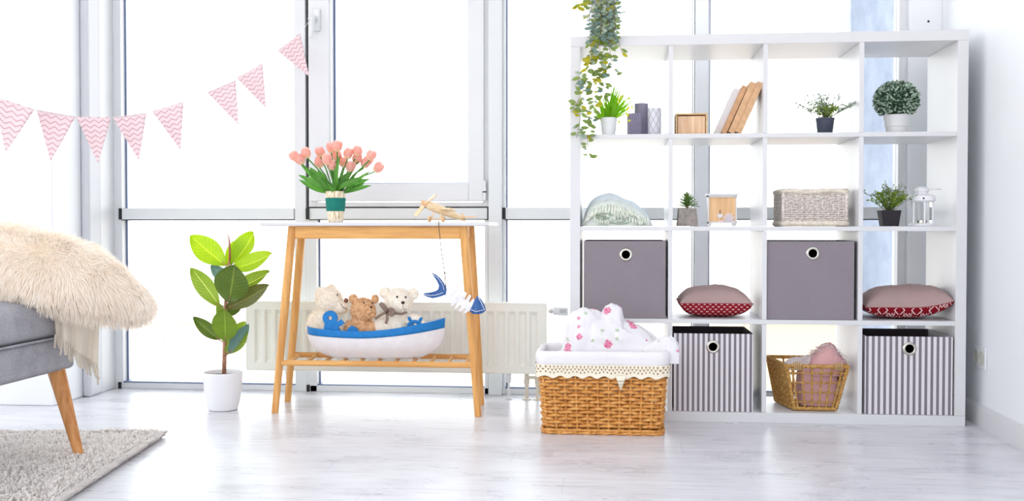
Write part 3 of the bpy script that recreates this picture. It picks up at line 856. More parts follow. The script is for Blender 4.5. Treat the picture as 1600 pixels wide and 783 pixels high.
# the bony body: a spine with five ribs each side
q = MB(); A = (696, 455); B = (738, 482)
ux, uy = (B[0]-A[0])/50.0, (B[1]-A[1])/50.0
def fpx(s_, t_): return (A[0] + ux * s_ - uy * t_, A[1] + uy * s_ + ux * t_)   # s along the spine, t across it, px
edge_top, edge_bot = [], []
n_r = 6
for i in range(n_r):
    s0 = 2 + i * 8.0; h_ = [13, 15, 16, 16, 16, 14][i]
    edge_top += [fpx(s0, -5), fpx(s0 + 0.3, -h_ + 1), fpx(s0 + 1.8, -h_), fpx(s0 + 4.0, -h_ + 1), fpx(s0 + 5.6, -6)]
    edge_bot += [fpx(s0, 5), fpx(s0 + 0.3, h_ - 3), fpx(s0 + 1.8, h_ - 1), fpx(s0 + 4.0, h_ - 3), fpx(s0 + 5.6, 6)]
poly = [fpx(-1, 0)] + edge_top + [fpx(51, -5), fpx(51, 5)] + edge_bot[::-1]
q.prism(pxpoly(poly, FY), FY - 0.006, FY + 0.006); q.build('skeleton_body', WHW, fish, smooth=0)
STR = plain('tan_string', (112, 92, 70), 0.9)
q = MB(); q.tube([hk + Vector((0.0, 0.03, 0.002)), hk + Vector((0, -0.012, 0.002)), at(686, 358, FY), at(690, 395, FY), at(695, 428, FY), at(697, 452, FY)], 0.0016, 6); q.build('string', STR, fish, smooth=180)
q = MB(); q.ell(at(695, 427, FY), (0.005, 0.003, 0.003)); q.build('bead', BLACK, fish, smooth=180)

# ------------------------------------------------------------------ radiator
RAD = plain('cream_white_enamel', (236, 236, 228), 0.4, 0.5)
r0, r1 = at(385, 474, 4.52), at(853, 476, 4.52)
rzb, rzt = 0.118, 0.411
rad = thing('radiator', 'long low cream-white panel radiator in front of the windows behind the table', 'radiator', ((r0.x + r1.x) / 2, 4.57, 0))
m = MB(); n_ = 40
x0, x1 = r0.x, r1.x
# front panel with pressed vertical flutes
fl_pts = []
nf = 27; wflute = (x1 - x0 - 0.06) / nf
cols = [(x0, 0), (x0 + 0.028, 0)]
for i in range(nf):
    a = x0 + 0.03 + i * wflute
    cols += [(a + wflute * 0.12, 0), (a + wflute * 0.3, 0.010), (a + wflute * 0.7, 0.010), (a + wflute * 0.88, 0)]
cols += [(x1 - 0.028, 0), (x1, 0)]
rows_ = [(rzb, 0), (rzb + 0.030, 0), (rzb + 0.045, 1), (rzt - 0.045, 1), (rzt - 0.030, 0), (rzt, 0)]
vs = [Vector((cx, 4.52 + cd * rk, rz_)) for rz_, rk in rows_ for cx, cd in cols]; W_ = len(cols)
m.add(vs, [(j*W_+i, j*W_+i+1, (j+1)*W_+i+1, (j+1)*W_+i) for j in range(len(rows_)-1) for i in range(W_-1)])
m.build('front_panel', RAD, rad, smooth=30)
MB().box((x0, 4.575, rzb), (x1, 4.583, rzt)).build('rear_panel', RAD, rad, smooth=0)
m = MB(); m.box((x0, 4.519, rzt - 0.002), (x1, 4.583, rzt + 0.006)); m.box((x0 - 0.003, 4.519, rzb), (x0, 4.583, rzt)); m.box((x1, 4.519, rzb), (x1 + 0.003, 4.583, rzt))
m.box((x0, 4.52, rzb - 0.004), (x1, 4.583, rzb)); m.build('casing', RAD, rad, smooth=0, bevel=0.0025)
FIT = plain('beige_valve_fitting', (214, 206, 190), 0.4)
for px in (795,):
    f = at(px, 600, 4.55); g = MB(); g.tube([(f.x, 4.55, 0.0), (f.x, 4.55, rzb)], 0.005, 10); g.tube([(f.x, 4.55, rzb - 0.045), (f.x, 4.55, rzb)], 0.011, 12); g.lathe([(0.0001, 0.001), (0.014, 0.001), (0.013, 0.006), (0.005, 0.008)], (f.x, 4.55, 0), 16)
    g.build('foot', FRAME, rad, smooth=50)
f = at(450, 600, 4.55); g = MB(); g.tube([(f.x, 4.55, 0.0), (f.x, 4.55, rzb)], 0.005, 10); g.tube([(f.x, 4.55, rzb - 0.045), (f.x, 4.55, rzb)], 0.011, 12); g.build('foot', FRAME, rad, smooth=50)
g = MB()
for px in (823, 840):
    f = at(px, 600, 4.55); g.tube([(f.x, 4.55, 0.0), (f.x, 4.55, 0.07)], 0.0075, 12); g.tube([(f.x, 4.55, 0.058), (f.x, 4.55, rzb)], 0.0105, 12); g.tube([(f.x, 4.55, 0.070), (f.x, 4.55, 0.088)], 0.014, 6)
    g.lathe([(0.0001, 0.0005), (0.020, 0.0005), (0.019, 0.005), (0.008, 0.007)], (f.x, 4.55, 0), 20)
a, b = at(823, 600, 4.55), at(840, 600, 4.55)
g.tube([(a.x, 4.55, 0.095), (b.x, 4.55, 0.095)], 0.007, 10)
g.build('valve_pipe', FIT, rad, smooth=50)
tv = at(857, 486, 4.55); te = at(888, 487, 4.55)
g = MB(); g.tube([tv, tv + Vector((0.022, 0, 0))], 0.008, 12); g.tube([tv + Vector((0.008, 0, 0)), tv + Vector((0.016, 0, 0))], 0.012, 6); g.build('valve', METAL, rad, smooth=50)
g = MB(); g.tube([tv + Vector((0.018, 0, 0)), tv + Vector((0.024, 0, 0)), te - Vector((0.006, 0, 0)), te], [0.012, 0.018, 0.0185, 0.015], 24)
th = g.build('thermostat_head', FRAME, rad, smooth=50)
g = MB()
for k in range(5):
    for e in range(3):
        c_ = Vector((te.x - 0.034 + k * 0.006, 4.55 - 0.0183, tv.z + 0.006 - e * 0.005)); g.cbox(c_, (0.0022, 0.0012, 0.004 if e != 1 else 0.002))
g.build('scale_mark', BLACK, th, smooth=0)

# ------------------------------------------------------------------ wall socket
sk = at_x(1532, 558, XR)
so = thing('wall_socket', 'white double power socket on the right wall', 'socket', sk)
hy, hz = 0.075, 0.043
hy = abs(at_x(1524, 558, XR).y - at_x(1543, 558, XR).y) / 2
sk2 = Vector((XR, (at_x(1524, 558, XR).y + at_x(1543, 558, XR).y) / 2, sk.z))
MB().box((XR - 0.009, sk2.y - hy, sk2.z - hz), (XR, sk2.y + hy, sk2.z + hz)).build('cover_plate', FRAME, so, smooth=40, bevel=0.004, seg=3)
for dy in (0.036, -0.036):
    g = MB(); g.lathe([(0.027, 0.0092), (0.0275, 0.011), (0.0235, 0.011), (0.021, 0.0), (0.0001, 0.0)], Vector((XR, sk2.y + dy * hy / 0.075, sk2.z)), 32, Matrix.Rotation(-PI/2, 3, 'Y'))
    o = g.build('socket_well', plain('socket_insert', (196, 196, 186), 0.5), so, smooth=40)
    g = MB()
    for dz in (-0.0095, 0.0095): g.lathe([(0.0001, 0.0003), (0.003, 0.0003)], Vector((XR, sk2.y + dy * hy / 0.075, sk2.z + dz)), 12, Matrix.Rotation(-PI/2, 3, 'Y'))
    g.build('pin_hole', BLACK, o, smooth=0)

# ------------------------------------------------------------------ big wicker laundry basket
def rrect(cx, cy, hx, hy, r, t):
    """point at parameter t in 0..1 of a rounded rectangle, with its outward normal"""
    segs = [(2*(hy - r), 's'), (PI*r/2, 'c'), (2*(hx - r), 's'), (PI*r/2, 'c')] * 2
    tot = sum(a for a, _ in segs[:8]); d = (t % 1.0) * tot
    pts = [((hx, -(hy - r)), (0, 1), (1, 0)), ((hx - r, hy - r), None, 0), ((hx - r, hy), (-1, 0), (0, 1)), ((-(hx - r), hy - r), None, PI/2),
           ((-hx, hy - r), (0, -1), (-1, 0)), ((-(hx - r), -(hy - r)), None, PI), ((-(hx - r), -hy), (1, 0), (0, -1)), ((hx - r, -(hy - r)), None, 1.5*PI)]
    for (L, k), (p, dr, nn) in zip(segs, pts):
        if d <= L + 1e-12:
            if k == 's': return cx + p[0] + dr[0]*d, cy + p[1] + dr[1]*d, nn[0], nn[1]
            a = nn + d / r
            return cx + p[0] + r*math.cos(a), cy + p[1] + r*math.sin(a), math.cos(a), math.sin(a)
        d -= L
    return cx + hx, cy, 1, 0
def rr_len(hx, hy, r): return 4*(hx - r) + 4*(hy - r) + 2*PI*r
WICK = NT('honey_wicker'); f = WICK.noise(WICK.coord(), 60, 3); WICK.base(WICK.ramp(f, [(0.3, (178, 112, 48)), (0.5, (214, 150, 76)), (0.72, (236, 182, 112))]), 0.5, 0.4); WICK = WICK.m
b0, b1 = at(848, 678, 3.80), at(1035, 680, 3.80)
BX = (b0.x + b1.x) / 2; HB = (b1.x - b0.x) / 2; HT = HB + 0.018; BYC = 3.80 + 0.128
bk = thing('laundry_basket', 'big honey-coloured wicker basket with white lace-edged lining standing on the floor', 'basket', (BX, BYC, 0))
ZR = 0.272
def hxy(z):
    f = z / ZR; return HB + (HT - HB) * f - 0.004, 0.118 + 0.010 * f
ns = 34
stake = MB(); weave = MB()
for i in range(ns):
    t = (i + 0.5) / ns
    pts = []
    for k in range(8):
        z = 0.004 + ZR * k / 7; a, b = hxy(z); x, y, nx, ny = rrect(BX, BYC, a, b, 0.03, t); pts.append((x, y, z))
    stake.tube(pts, 0.0050, 6)
rows_n = 19
for j in range(rows_n):
    z = 0.030 + j * 0.0122
    a, b = hxy(z); pts = []; N = ns * 4
    for k in range(N):
        t = k / N
        ph = (t * ns - 0.5) * PI + (j % 2) * PI
        w_ = math.cos(ph)
        x, y, nx, ny = rrect(BX, BYC, a, b, 0.03, t)
        dz = 0.0022 * math.sin(t * ns * PI + j * PI) + random.uniform(-.0003, .0003)
        pts.append((x + nx * w_ * 0.0066, y + ny * w_ * 0.0066, z + dz))
    weave.ring(pts, 0.0061, 6)
stake.build('stake', WICK, bk, smooth=180); weave.build('woven_wall', WICK, bk, smooth=180)
foot = MB()
for j, z in enumerate((0.006, 0.016)):
    a, b = hxy(z); nseg = 26
    for q in range(nseg):
        pts = []
        for k in range(7):
            f_ = k / 6; t = (q + f_ * 1.9) / nseg; x, y, nx, ny = rrect(BX, BYC, a + 0.004, b + 0.004, 0.03, t)
            o_ = 0.005 * math.sin(f_ * PI) + 0.001
            pts.append((x + nx * o_, y + ny * o_, z - 0.001 + 0.009 * (f_ - 0.35) * (1 if j == 0 else 0.5)))
        foot.tube(pts, 0.0046, 6)
foot.build('braided_foot', WICK, bk, smooth=180)
MB().box((BX - HB + .01, BYC - 0.11, 0.006), (BX + HB - .01, BYC + 0.11, 0.012)).build('base', WICK, bk, smooth=0)
LIN = fabric('white_cotton_lining', (244, 240, 244), scale=500, bump=0.15, big=0)
m = MB()
def lining(u, v):
    # v: 0 outside lower edge -> over the rim -> down inside
    zs = [(0.232, 0.012), (0.26, 0.014), (0.282, 0.015), (0.296, 0.010), (0.300, 0.0), (0.294, -0.009), (0.26, -0.014), (0.14, -0.016)]
    q = v * (len(zs) - 1); i = min(int(q), len(zs) - 2); f_ = q - i
    z = zs[i][0] * (1 - f_) + zs[i+1][0] * f_; o_ = zs[i][1] * (1 - f_) + zs[i+1][1] * f_
    a, b = hxy(min(z, ZR)); x, y, nx, ny = rrect(BX, BYC, a, b, 0.03, u)
    wv = 0.003 * noise.noise(Vector((x * 14, y * 14, z * 18))) 
    return (x + nx * (o_ + wv), y + ny * (o_ + wv), z + 0.004 * noise.noise(Vector((x * 9, y * 9, 2))))
m.grid(lining, 160, 21, closed_u=True)
ln = m.build('lining', LIN, bk, smooth=180)
def mat_lace():
    t = NT('cream_cotton_lace'); uv = t.xyz(t.coord('UV'))
    U = t.math('MULTIPLY', uv['X'], 100); V = uv['Y']
    fu = t.math('ABSOLUTE', t.math('SUBTRACT', t.math('FRACT', U), 0.5))
    def hole(cv, r, sh):
        fu_ = t.math('ABSOLUTE', t.math('SUBTRACT', t.math('FRACT', t.math('ADD', U, sh)), 0.5))
        dv = t.math('MULTIPLY', t.math('SUBTRACT', V, cv), 2.9)
        return t.math('LESS_THAN', t.math('ADD', t.math('MULTIPLY', fu_, fu_), t.math('MULTIPLY', dv, dv)), r * r)
    h = t.math('MAXIMUM', hole(0.85, 0.22, 0), t.math('MAXIMUM', hole(0.62, 0.24, 0.5), t.math('MAXIMUM', hole(0.40, 0.22, 0.0), hole(0.72, 0.12, 0.0))))
    t.base(t.mix(h, (240, 232, 214), (168, 140, 108)), 0.9, 0.2).bump(t.math('SUBTRACT', 1.0, h), 0.5, 0.002)
    return t.m
m = MB()
def lace(u, v):
    a, b = hxy(0.24); x, y, nx, ny = rrect(BX, BYC, a, b, 0.03, u)
    sc = 0.5 + 0.5 * math.cos(u * 26 * 2 * PI)
    zlow = 0.212 - 0.009 * sc; z = zlow + (0.252 - zlow) * v
    o_ = 0.0185 - 0.003 * (1 - v) + 0.0012 * noise.noise(Vector((x * 30, y * 30, z * 20)))
    return (x + nx * o_, y + ny * o_, z)
m.grid(lace, 312, 8, closed_u=True)
lc = m.build('lace_trim', mat_lace(), bk, smooth=180)
q0 = at(970, 587, 3.785)
MB().grid(lambda u, v: Vector((q0.x + (u - .5) * (0.034 * (1 - v) ** 0.9 + 0.004), 3.776 - 0.001 * math.sin(u * PI), q0.z - 0.048 * v)), 8, 10).build('lace_point', mat_lace(), ln, smooth=180, solid=0.0015)

# ------------------------------------------------------------------ cloth lumps
def lump(name, mat, parent, outline, Y, depth, zb, seed=1, fold=0.006, nu=64, nv=30, ffreq=(30, 8), power=0.55, loc=None, back=None, sharp=1.0):
    """a cloth heap: outline gives the top edge in the view at depth Y; cross-sections are rounded front to back"""
    P_ = [at(x, y, Y) for x, y in outline]
    def top(u):
        q = u * (len(P_) - 1); i = min(int(q), len(P_) - 2); f_ = q - i
        p = [P_[max(i - 1, 0)], P_[i], P_[i + 1], P_[min(i + 2, len(P_) - 1)]]
        def cr(a, b, c, d): return 0.5 * ((2*b) + (-a + c) * f_ + (2*a - 5*b + 4*c - d) * f_**2 + (-a + 3*b - 3*c + d) * f_**3)
        return cr(*[k.x for k in p]), cr(*[k.z for k in p])
    def fn(u, v):
        x, zt = top(u); a = PI * v
        e = math.sin(PI * min(1, max(0, u))) ** 0.35
        y = Y - math.cos(a) * depth * 0.5 * e
        hgt = max(0.0, zt - zb)
        z = zb + hgt * math.sin(a) ** power
        nz = noise.noise(Vector((x * ffreq[0], y * ffreq[1] + v * 3, z * ffreq[1] + seed * 7.3)))
        nz = (1 - abs(nz) * 2) * sharp + nz * (1 - sharp)
        d = fold * nz * math.sin(a) ** 0.5 * e
        return Vector((x + d * 0.3, y - d * math.cos(a) * -1.0, max(zb, z + d * math.sin(a))))
    m = MB(); m.grid(fn, nu, nv)
    return m.build(name, mat, parent, smooth=180, loc=loc)
def mat_floral():
    t = NT('white_cotton_with_pink_roses'); co = t.coord()
    v = t.n('ShaderNodeTexVoronoi'); t.l(co, v.inputs['Vector']); v.inputs['Scale'].default_value = 17; v.inputs['Randomness'].default_value = 0.9
    d = t.math('ADD', v.outputs['Distance'], t.math('MULTIPLY', t.math('SUBTRACT', t.noise(co, 130, 2), 0.5), 0.28))
    cs = t.n('ShaderNodeSeparateColor'); t.l(v.outputs['Color'], cs.inputs[0])
    pet = t.ramp(t.noise(co, 200, 2), [(0.35, (214, 84, 130)), (0.6, (244, 170, 196))])
    grn = t.ramp(t.noise(co, 260, 2), [(0.35, (158, 184, 140)), (0.65, (214, 226, 200))])
    base = t.mix(t.math('MULTIPLY', t.noise(co, 30, 2), 0.15), (246, 243, 247), (226, 232, 236))
    rose = t.math('MULTIPLY', t.math('LESS_THAN', d, 0.27), t.math('GREATER_THAN', cs.outputs[0], 0.25))
    v2 = t.n('ShaderNodeTexVoronoi'); t.l(co, v2.inputs['Vector']); v2.inputs['Scale'].default_value = 34
    cs2 = t.n('ShaderNodeSeparateColor'); t.l(v2.outputs['Color'], cs2.inputs[0])
    d2 = t.math('ADD', v2.outputs['Distance'], t.math('MULTIPLY', t.math('SUBTRACT', t.noise(co, 160, 2), 0.5), 0.4))
    lf = t.math('MULTIPLY', t.math('LESS_THAN', d2, 0.25), t.math('GREATER_THAN', cs2.outputs[0], 0.68))
    bud = t.math('MULTIPLY', t.math('LESS_THAN', d2, 0.22), t.math('LESS_THAN', cs2.outputs[0], 0.16))
    c0 = t.mix(t.math('MULTIPLY', lf, 0.8), base, grn)
    c1 = t.mix(t.math('MULTIPLY', bud, 0.8), c0, (232, 130, 166))
    c2 = t.mix(rose, c1, pet)
    t.base(c2, 0.9, 0.2).bump(t.noise(co, 600, 2), 0.12, 0.001); t.translucent(c2, 0.15)
    return t.m
FLO = mat_floral()
fb = thing('floral_bedding', 'crumpled white bedding with pink roses heaped in the laundry basket', 'bedding', (BX, BYC, 0.30))
lump('bedding_heap', FLO, fb, [(870,570),(876,545),(884,520),(892,500),(905,492),(925,492),(942,500),(965,504),(985,512),(1005,522),(1025,537),(1042,552),(1050,566),(1054,572)], BYC + 0.005, 0.20, 0.275, seed=2, fold=0.024, ffreq=(17, 14), nu=110, nv=50)
lump('gathered_corner', FLO, fb, [(884,525),(888,500),(896,489),(908,486),(920,488),(932,497),(938,512)], BYC - 0.03, 0.10, at(900, 530, BYC).z, seed=5, fold=0.014, ffreq=(34, 16))
lump('gathered_corner', FLO, fb, [(936,512),(938,494),(945,483),(956,479),(968,484),(973,498),(976,515)], BYC - 0.01, 0.09, at(900, 524, BYC).z, seed=6, fold=0.014, ffreq=(34, 16))
lump('gathered_corner', FLO, fb, [(990,556),(1010,541),(1030,531),(1046,528),(1056,536),(1060,547),(1052,560),(1046,566)], BYC - 0.07, 0.07, at(1000, 566, BYC - .07).z, seed=8, fold=0.010, ffreq=(34, 20))

# ------------------------------------------------------------------ row two: mint blanket
def mat_mint():
    t = NT('mint_and_cream_knit'); co = t.coord(); o = t.xyz(co)
    f = t.noise(t.map(co, (1, 0.3, 0.25)), 120, 3)
    c = t.mix(f, (212, 226, 220), (240, 240, 232))
    t.base(c, 0.95, 0.15).bump(f, 0.5, 0.003); return t.m
MINT = mat_mint()
bz = cell_z(2) + 0.001
mb_ = thing('folded_blanket', 'folded mint and cream fringed blanket on the shelf above the left grey box', 'blanket', (cell_x(0) + 0.14, SYF + 0.16, bz))
lump('blanket_body', plain('pale_mint_fleece', (226, 236, 240), 0.95, 0.15, 0.03, 25), mb_, [(908,352),(914,335),(921,318),(934,307),(950,302),(962,304),(975,311),(990,317),(1003,328),(1014,342),(1020,354)], SYF + 0.20, 0.26, bz, seed=11, fold=0.005, ffreq=(10, 8), power=0.4)
lump('folded_layer', MINT, mb_, [(906,353),(914,338),(923,322),(938,315),(955,313),(972,317),(990,325),(1004,334),(1014,346),(1018,354)], SYF + 0.10, 0.17, bz, seed=12, fold=0.006, ffreq=(45, 12), power=0.32)
rnd = random.Random(5); m = MB(); m2 = MB()
mm = [(918,335),(930,322),(950,316),(972,320),(992,328),(1008,342)]
def mtop(u):
    q = u * (len(mm) - 1); i = min(int(q), len(mm) - 2); f_ = q - i
    return mm[i][0] * (1-f_) + mm[i+1][0] * f_, mm[i][1] * (1-f_) + mm[i+1][1] * f_
for i in range(70):
    u = i / 69; x, y = mtop(u); y += 3 + rnd.uniform(-1, 3)
    ln_ = rnd.uniform(10, 17) * (0.5 + 0.7 * math.sin(PI * u)); ln_ = min(ln_, 352 - y)
    sx = rnd.uniform(-2, 2) + (u - 0.5) * 7
    Y_ = SYF + 0.012 + rnd.uniform(0, 0.006)
    (m if i % 3 else m2).tube([at(x, y, Y_ + 0.006), at(x + sx * .3, y + ln_ * .4, Y_), at(x + sx, y + ln_, Y_ + 0.002)], [0.0024, 0.0028, 0.0012], 5)
for i in range(44):
    u = i / 43; x, y = 928 + 84 * u, 338 + 6 * math.sin(u * 9) + rnd.uniform(-2, 2); ln_ = min(rnd.uniform(7, 12), 353.5 - y); sx = rnd.uniform(-2, 3)
    (m if i % 2 else m2).tube([at(x, y, SYF + .010), at(x + sx * .4, y + ln_ * .5, SYF + .006), at(x + sx, y + ln_, SYF + .009)], [0.0022, 0.0026, 0.0012], 5)
fr_ = m.build('fringe', plain('cream_yarn', (238, 238, 226), 0.95, 0.1), mb_, smooth=180)
m2.build('fringe', plain('sage_yarn', (196, 212, 196), 0.95, 0.1), mb_, smooth=180)
m = MB()   # rolled inner folds seen from the end
for (cx, cy, r_, sq) in ((946, 338, 15, 0.45), (940, 341, 9, 0.5), (966, 345, 14, 0.4)):
    pts = []
    for k in range(30):
        a = k / 29 * 2.6 * PI; rr_ = r_ * (1 - 0.6 * k / 29)
        pts.append(at(cx + rr_ * 1.4 * math.cos(a), cy + rr_ * sq * math.sin(a), SYF + 0.010))
    m.tube(pts, 0.0022, 6)
m.build('rolled_edge', plain('grey_green_edge', (150, 166, 146), 0.95, 0.1), mb_, smooth=180)

# ------------------------------------------------------------------ succulent in a concrete pot
Y_ = SYF + 0.07; s = mpp(Y_)
sc_ = at(1073.5, 355, Y_); sc_.z = bz
sp = thing('potted_succulent', 'spiky green succulent in a tapered grey concrete pot', 'potted plant', sc_)
CONC = plain('grey_concrete', (150, 142, 138), 0.9, 0.2, 0.1, 60)
def frust(m, c, a0, a1, z0, z1, d0=None, d1=None):
    d0 = d0 or a0; d1 = d1 or a1
    vs = [Vector((c[0] + x * a, c[1] + y * d, z)) for (a, d, z) in ((a0, d0, z0), (a1, d1, z1)) for x, y in ((-1,-1),(1,-1),(1,1),(-1,1))]
    m.add(vs, [(0,3,2,1),(4,5,6,7),(0,1,5,4),(1,2,6,5),(2,3,7,6),(3,0,4,7)]); return m
m = MB(); frust(m, sc_, 15.8*s, 13.3*s, bz, bz + 27.5*s); m.build('pot', CONC, sp, smooth=0, bevel=0.0025)
SUC = mat_leaf('succulent_leaf', (140, 172, 92), (86, 122, 58), (140, 170, 90), 0.35, veins=False)
rnd = random.Random(2); m = MB()
c_ = Vector((sc_.x, sc_.y, bz + 28*s))
MB().tube([c_ - Vector((0, 0, .004)), c_ + Vector((0, 0, 16*s))], 0.004, 8).build('stem', STEM, sp, smooth=180)
for i in range(64):
    lv = i / 63; el = math.radians(5 + 78 * lv); az = i * 2.39996
    L = (19 - 7 * lv) * s; b_ = c_ + Vector((0, 0, 13 * s * lv))
    d = Vector((math.cos(az) * math.cos(el), math.sin(az) * math.cos(el), math.sin(el)))
    up = Vector((0, 0, 1)); f_ = up - d * up.dot(d)
    add_leaf(m, b_, b_ + d * L, 3.6 * s, face=f_, cup=0.3, bend=-0.08, shape=0.7, nv=6)
m.build('leaf_rosette', SUC, sp, smooth=180)['kind'] = 'stuff'

# ------------------------------------------------------------------ small framed box
Y_ = SYF + 0.06; s = mpp(Y_)
f0 = at(1128.5, 355, Y_); f0.z = bz
fr_t = thing('shadow_box', 'white framed wooden box with a heart and lace, beside the concrete pot', 'decorative box', f0)
x0, x1 = f0.x - 22*s, f0.x + 22*s
m = MB(); zt = bz + 49*s; z_ = bz + 4.5*s
m.box((x0, Y_, z_), (x0 + 2*s, Y_ + 0.05, zt - 2*s)); m.box((x1 - 2*s, Y_, z_), (x1, Y_ + 0.05, zt - 2*s)); m.box((x0, Y_, z_), (x1, Y_ + 0.05, z_ + 2.6*s)); m.box((x0, Y_, zt - 4.5*s), (x1, Y_ + 0.05, zt - 2*s))
m.build('frame', WHITE, fr_t, smooth=0, bevel=0.0008)
MB().box((x0 - 2.5*s, Y_ - 0.006, zt - 2*s), (x1 + 2.5*s, Y_ + 0.056, zt + 1*s)).build('lid', WHITE, fr_t, smooth=0, bevel=0.0015)
m = MB(); m.box((x0 + 0.5*s, Y_ + .004, bz), (x0 + 6*s, Y_ + 0.046, z_)); m.build('foot', WHITE, fr_t, smooth=0, bevel=0.0008)
m = MB(); m.box((x1 - 6*s, Y_ + .004, bz), (x1 - 0.5*s, Y_ + 0.046, z_)); m.build('foot', WHITE, fr_t, smooth=0, bevel=0.0008)
MB().box((x0 + 2*s, Y_ + 0.006, z_ + 2.6*s), (x1 - 2*s, Y_ + 0.012, zt - 4.5*s)).build('wooden_panel', wood('tan_panel', (212, 168, 120), (236, 196, 150), 'z', 12), fr_t, smooth=0)
def heart(cx, cz, r, n=24):
    out = []
    for k in range(n):
        a = 2 * PI * k / n
        out.append((cx + r * math.sin(a) ** 3, cz + r * (0.8125 * math.cos(a) - 0.3125 * math.cos(2*a) - 0.125 * math.cos(3*a) - 0.0625 * math.cos(4*a))))
    return out
h_ = at(1125, 337.5, Y_)
MB().prism(heart(h_.x, h_.z, 4.4*s), Y_ + 0.002, Y_ + 0.006).build('heart', WHITE, fr_t, smooth=0)
h2 = at(1126, 346.5, Y_); MB().prism(heart(h2.x, h2.z, 3.2*s), Y_ + 0.002, Y_ + 0.006).build('heart', plain('pink_wood', (236, 206, 196), 0.7), fr_t, smooth=0)
m = MB(); l0 = at(1139, 345.5, Y_)
for k in range(7):
    a = PI * k / 6; q = l0 + Vector((-math.cos(a) * 8 * s, 0.0, math.sin(a) * 11 * s)); m.lathe([(2.0*s, 0), (2.0*s, .001), (1.0*s, .001), (1.0*s, 0), (2.0*s, 0)], (q.x, Y_ + 0.004, q.z), 14, Matrix.Rotation(PI/2, 3, 'X'), cap=False)
m.build('lace_scallop', plain('pale_pink_lace', (240, 222, 218), 0.9), fr_t, smooth=0)
m = MB(); m.prism([(l0.x - math.cos(PI*k/16) * 6.6*s, l0.z - 0.5*s + math.sin(PI*k/16) * 10*s) for k in range(17)], Y_ + 0.0035, Y_ + 0.006); m.build('lace_panel', plain('grey_lilac_card', (206, 196, 204), 0.9), fr_t, smooth=0)
h3 = at(1125, 329, Y_); m = MB(); m.tube([h3, h3 - Vector((0, 0, 4.5*s))], 0.0012, 6); m.ell(h3, (0.0022, 0.0022, 0.0022)); m.build('hanging_bead', plain('dark_bead', (90, 66, 60), 0.5), fr_t, smooth=180)

# ------------------------------------------------------------------ whitewashed woven basket
GW = NT('whitewashed_seagrass'); f = GW.noise(GW.coord(), 130, 3); GW.base(GW.ramp(f, [(0.3, (186, 172, 164)), (0.5, (224, 214, 208)), (0.7, (244, 238, 232))]), 0.85, 0.2); GW = GW.m
GW2 = plain('cream_rush_border', (226, 216, 202), 0.85, 0.2, 0.06, 90)
Y_ = SYF + 0.045; s = mpp(Y_)
g0 = at(1271, 355, Y_); g0.z = bz
gb = thing('woven_basket', 'small whitewashed woven basket on the shelf above the right grey box', 'basket', (g0.x, Y_ + 0.11, bz))
hx_, hy_, hh = 48.0*s, 0.105, 56*s; gx, gy = g0.x + 2*s, Y_ + 0.108
m = MB(); N = 150
nst = 46
for j in range(17):
    z = bz + 8*s + j * 2.75 * s; pts = []
    for k in range(nst * 4):
        t = k / (nst * 4); x, y, nx, ny = rrect(gx, gy, hx_, hy_, 0.010, t); w_ = math.cos((t * nst) * PI + (j % 2) * PI)
        pts.append((x + nx * w_ * 0.0025, y + ny * w_ * 0.0025, z + random.uniform(-.0006, .0006)))
    m.ring(pts, 0.0030, 5)
m.build('woven_wall', GW, gb, smooth=180)
m = MB()
for i in range(nst):
    x, y, nx, ny = rrect(gx, gy, hx_, hy_, 0.010, i / nst); m.tube([(x, y, bz + 2*s), (x, y, bz + hh - 4*s)], 0.0024, 5)
m.build('stake', GW, gb, smooth=180)
m = MB()
for (zz, rr_) in ((bz + 4.0*s, 4.0*s), (bz + hh - 2.6*s, 3.6*s)):
    pts = []
    for k in range(120):
        x, y, nx, ny = rrect(gx, gy, hx_, hy_, 0.012, k / 120); pts.append((x + nx * .001, y + ny * .001, zz + (0.002 * math.sin(k * .3) if zz > bz + .05 else 0)))
    m.ring(pts, rr_, 8)
    for k in range(130):
        x, y, nx, ny = rrect(gx, gy, hx_, hy_, 0.012, k / 130); tx, ty = -ny, nx
        ps = []
        for q in range(9):
            a = 2*PI*q/8; ps.append((x + nx * (rr_ + .0004) * math.cos(a) + tx * .002 * math.sin(a/2), y + ny * (rr_ + .0004) * math.cos(a) + ty * .002 * math.sin(a/2), zz + (rr_ + .0004) * math.sin(a)))
        m.tube(ps, 0.0010, 4, cap=False)
m.build('wrapped_border', GW2, gb, smooth=180)
m = MB()
for dx in (-hx_, hx_):
    for dy in (-hy_, hy_):
        m.tube([(gx + dx * .98, gy + dy * .98, bz + 3*s), (gx + dx * .98, gy + dy * .98, bz + hh - 2*s)], 0.0065, 8)
m.build('corner_post', GW, gb, smooth=180)
MB().box((gx - hx_ + .003, gy - hy_ + .003, bz + 0.003), (gx + hx_ - .003, gy + hy_ - .003, bz + 0.008)).build('base', GW, gb, smooth=0)

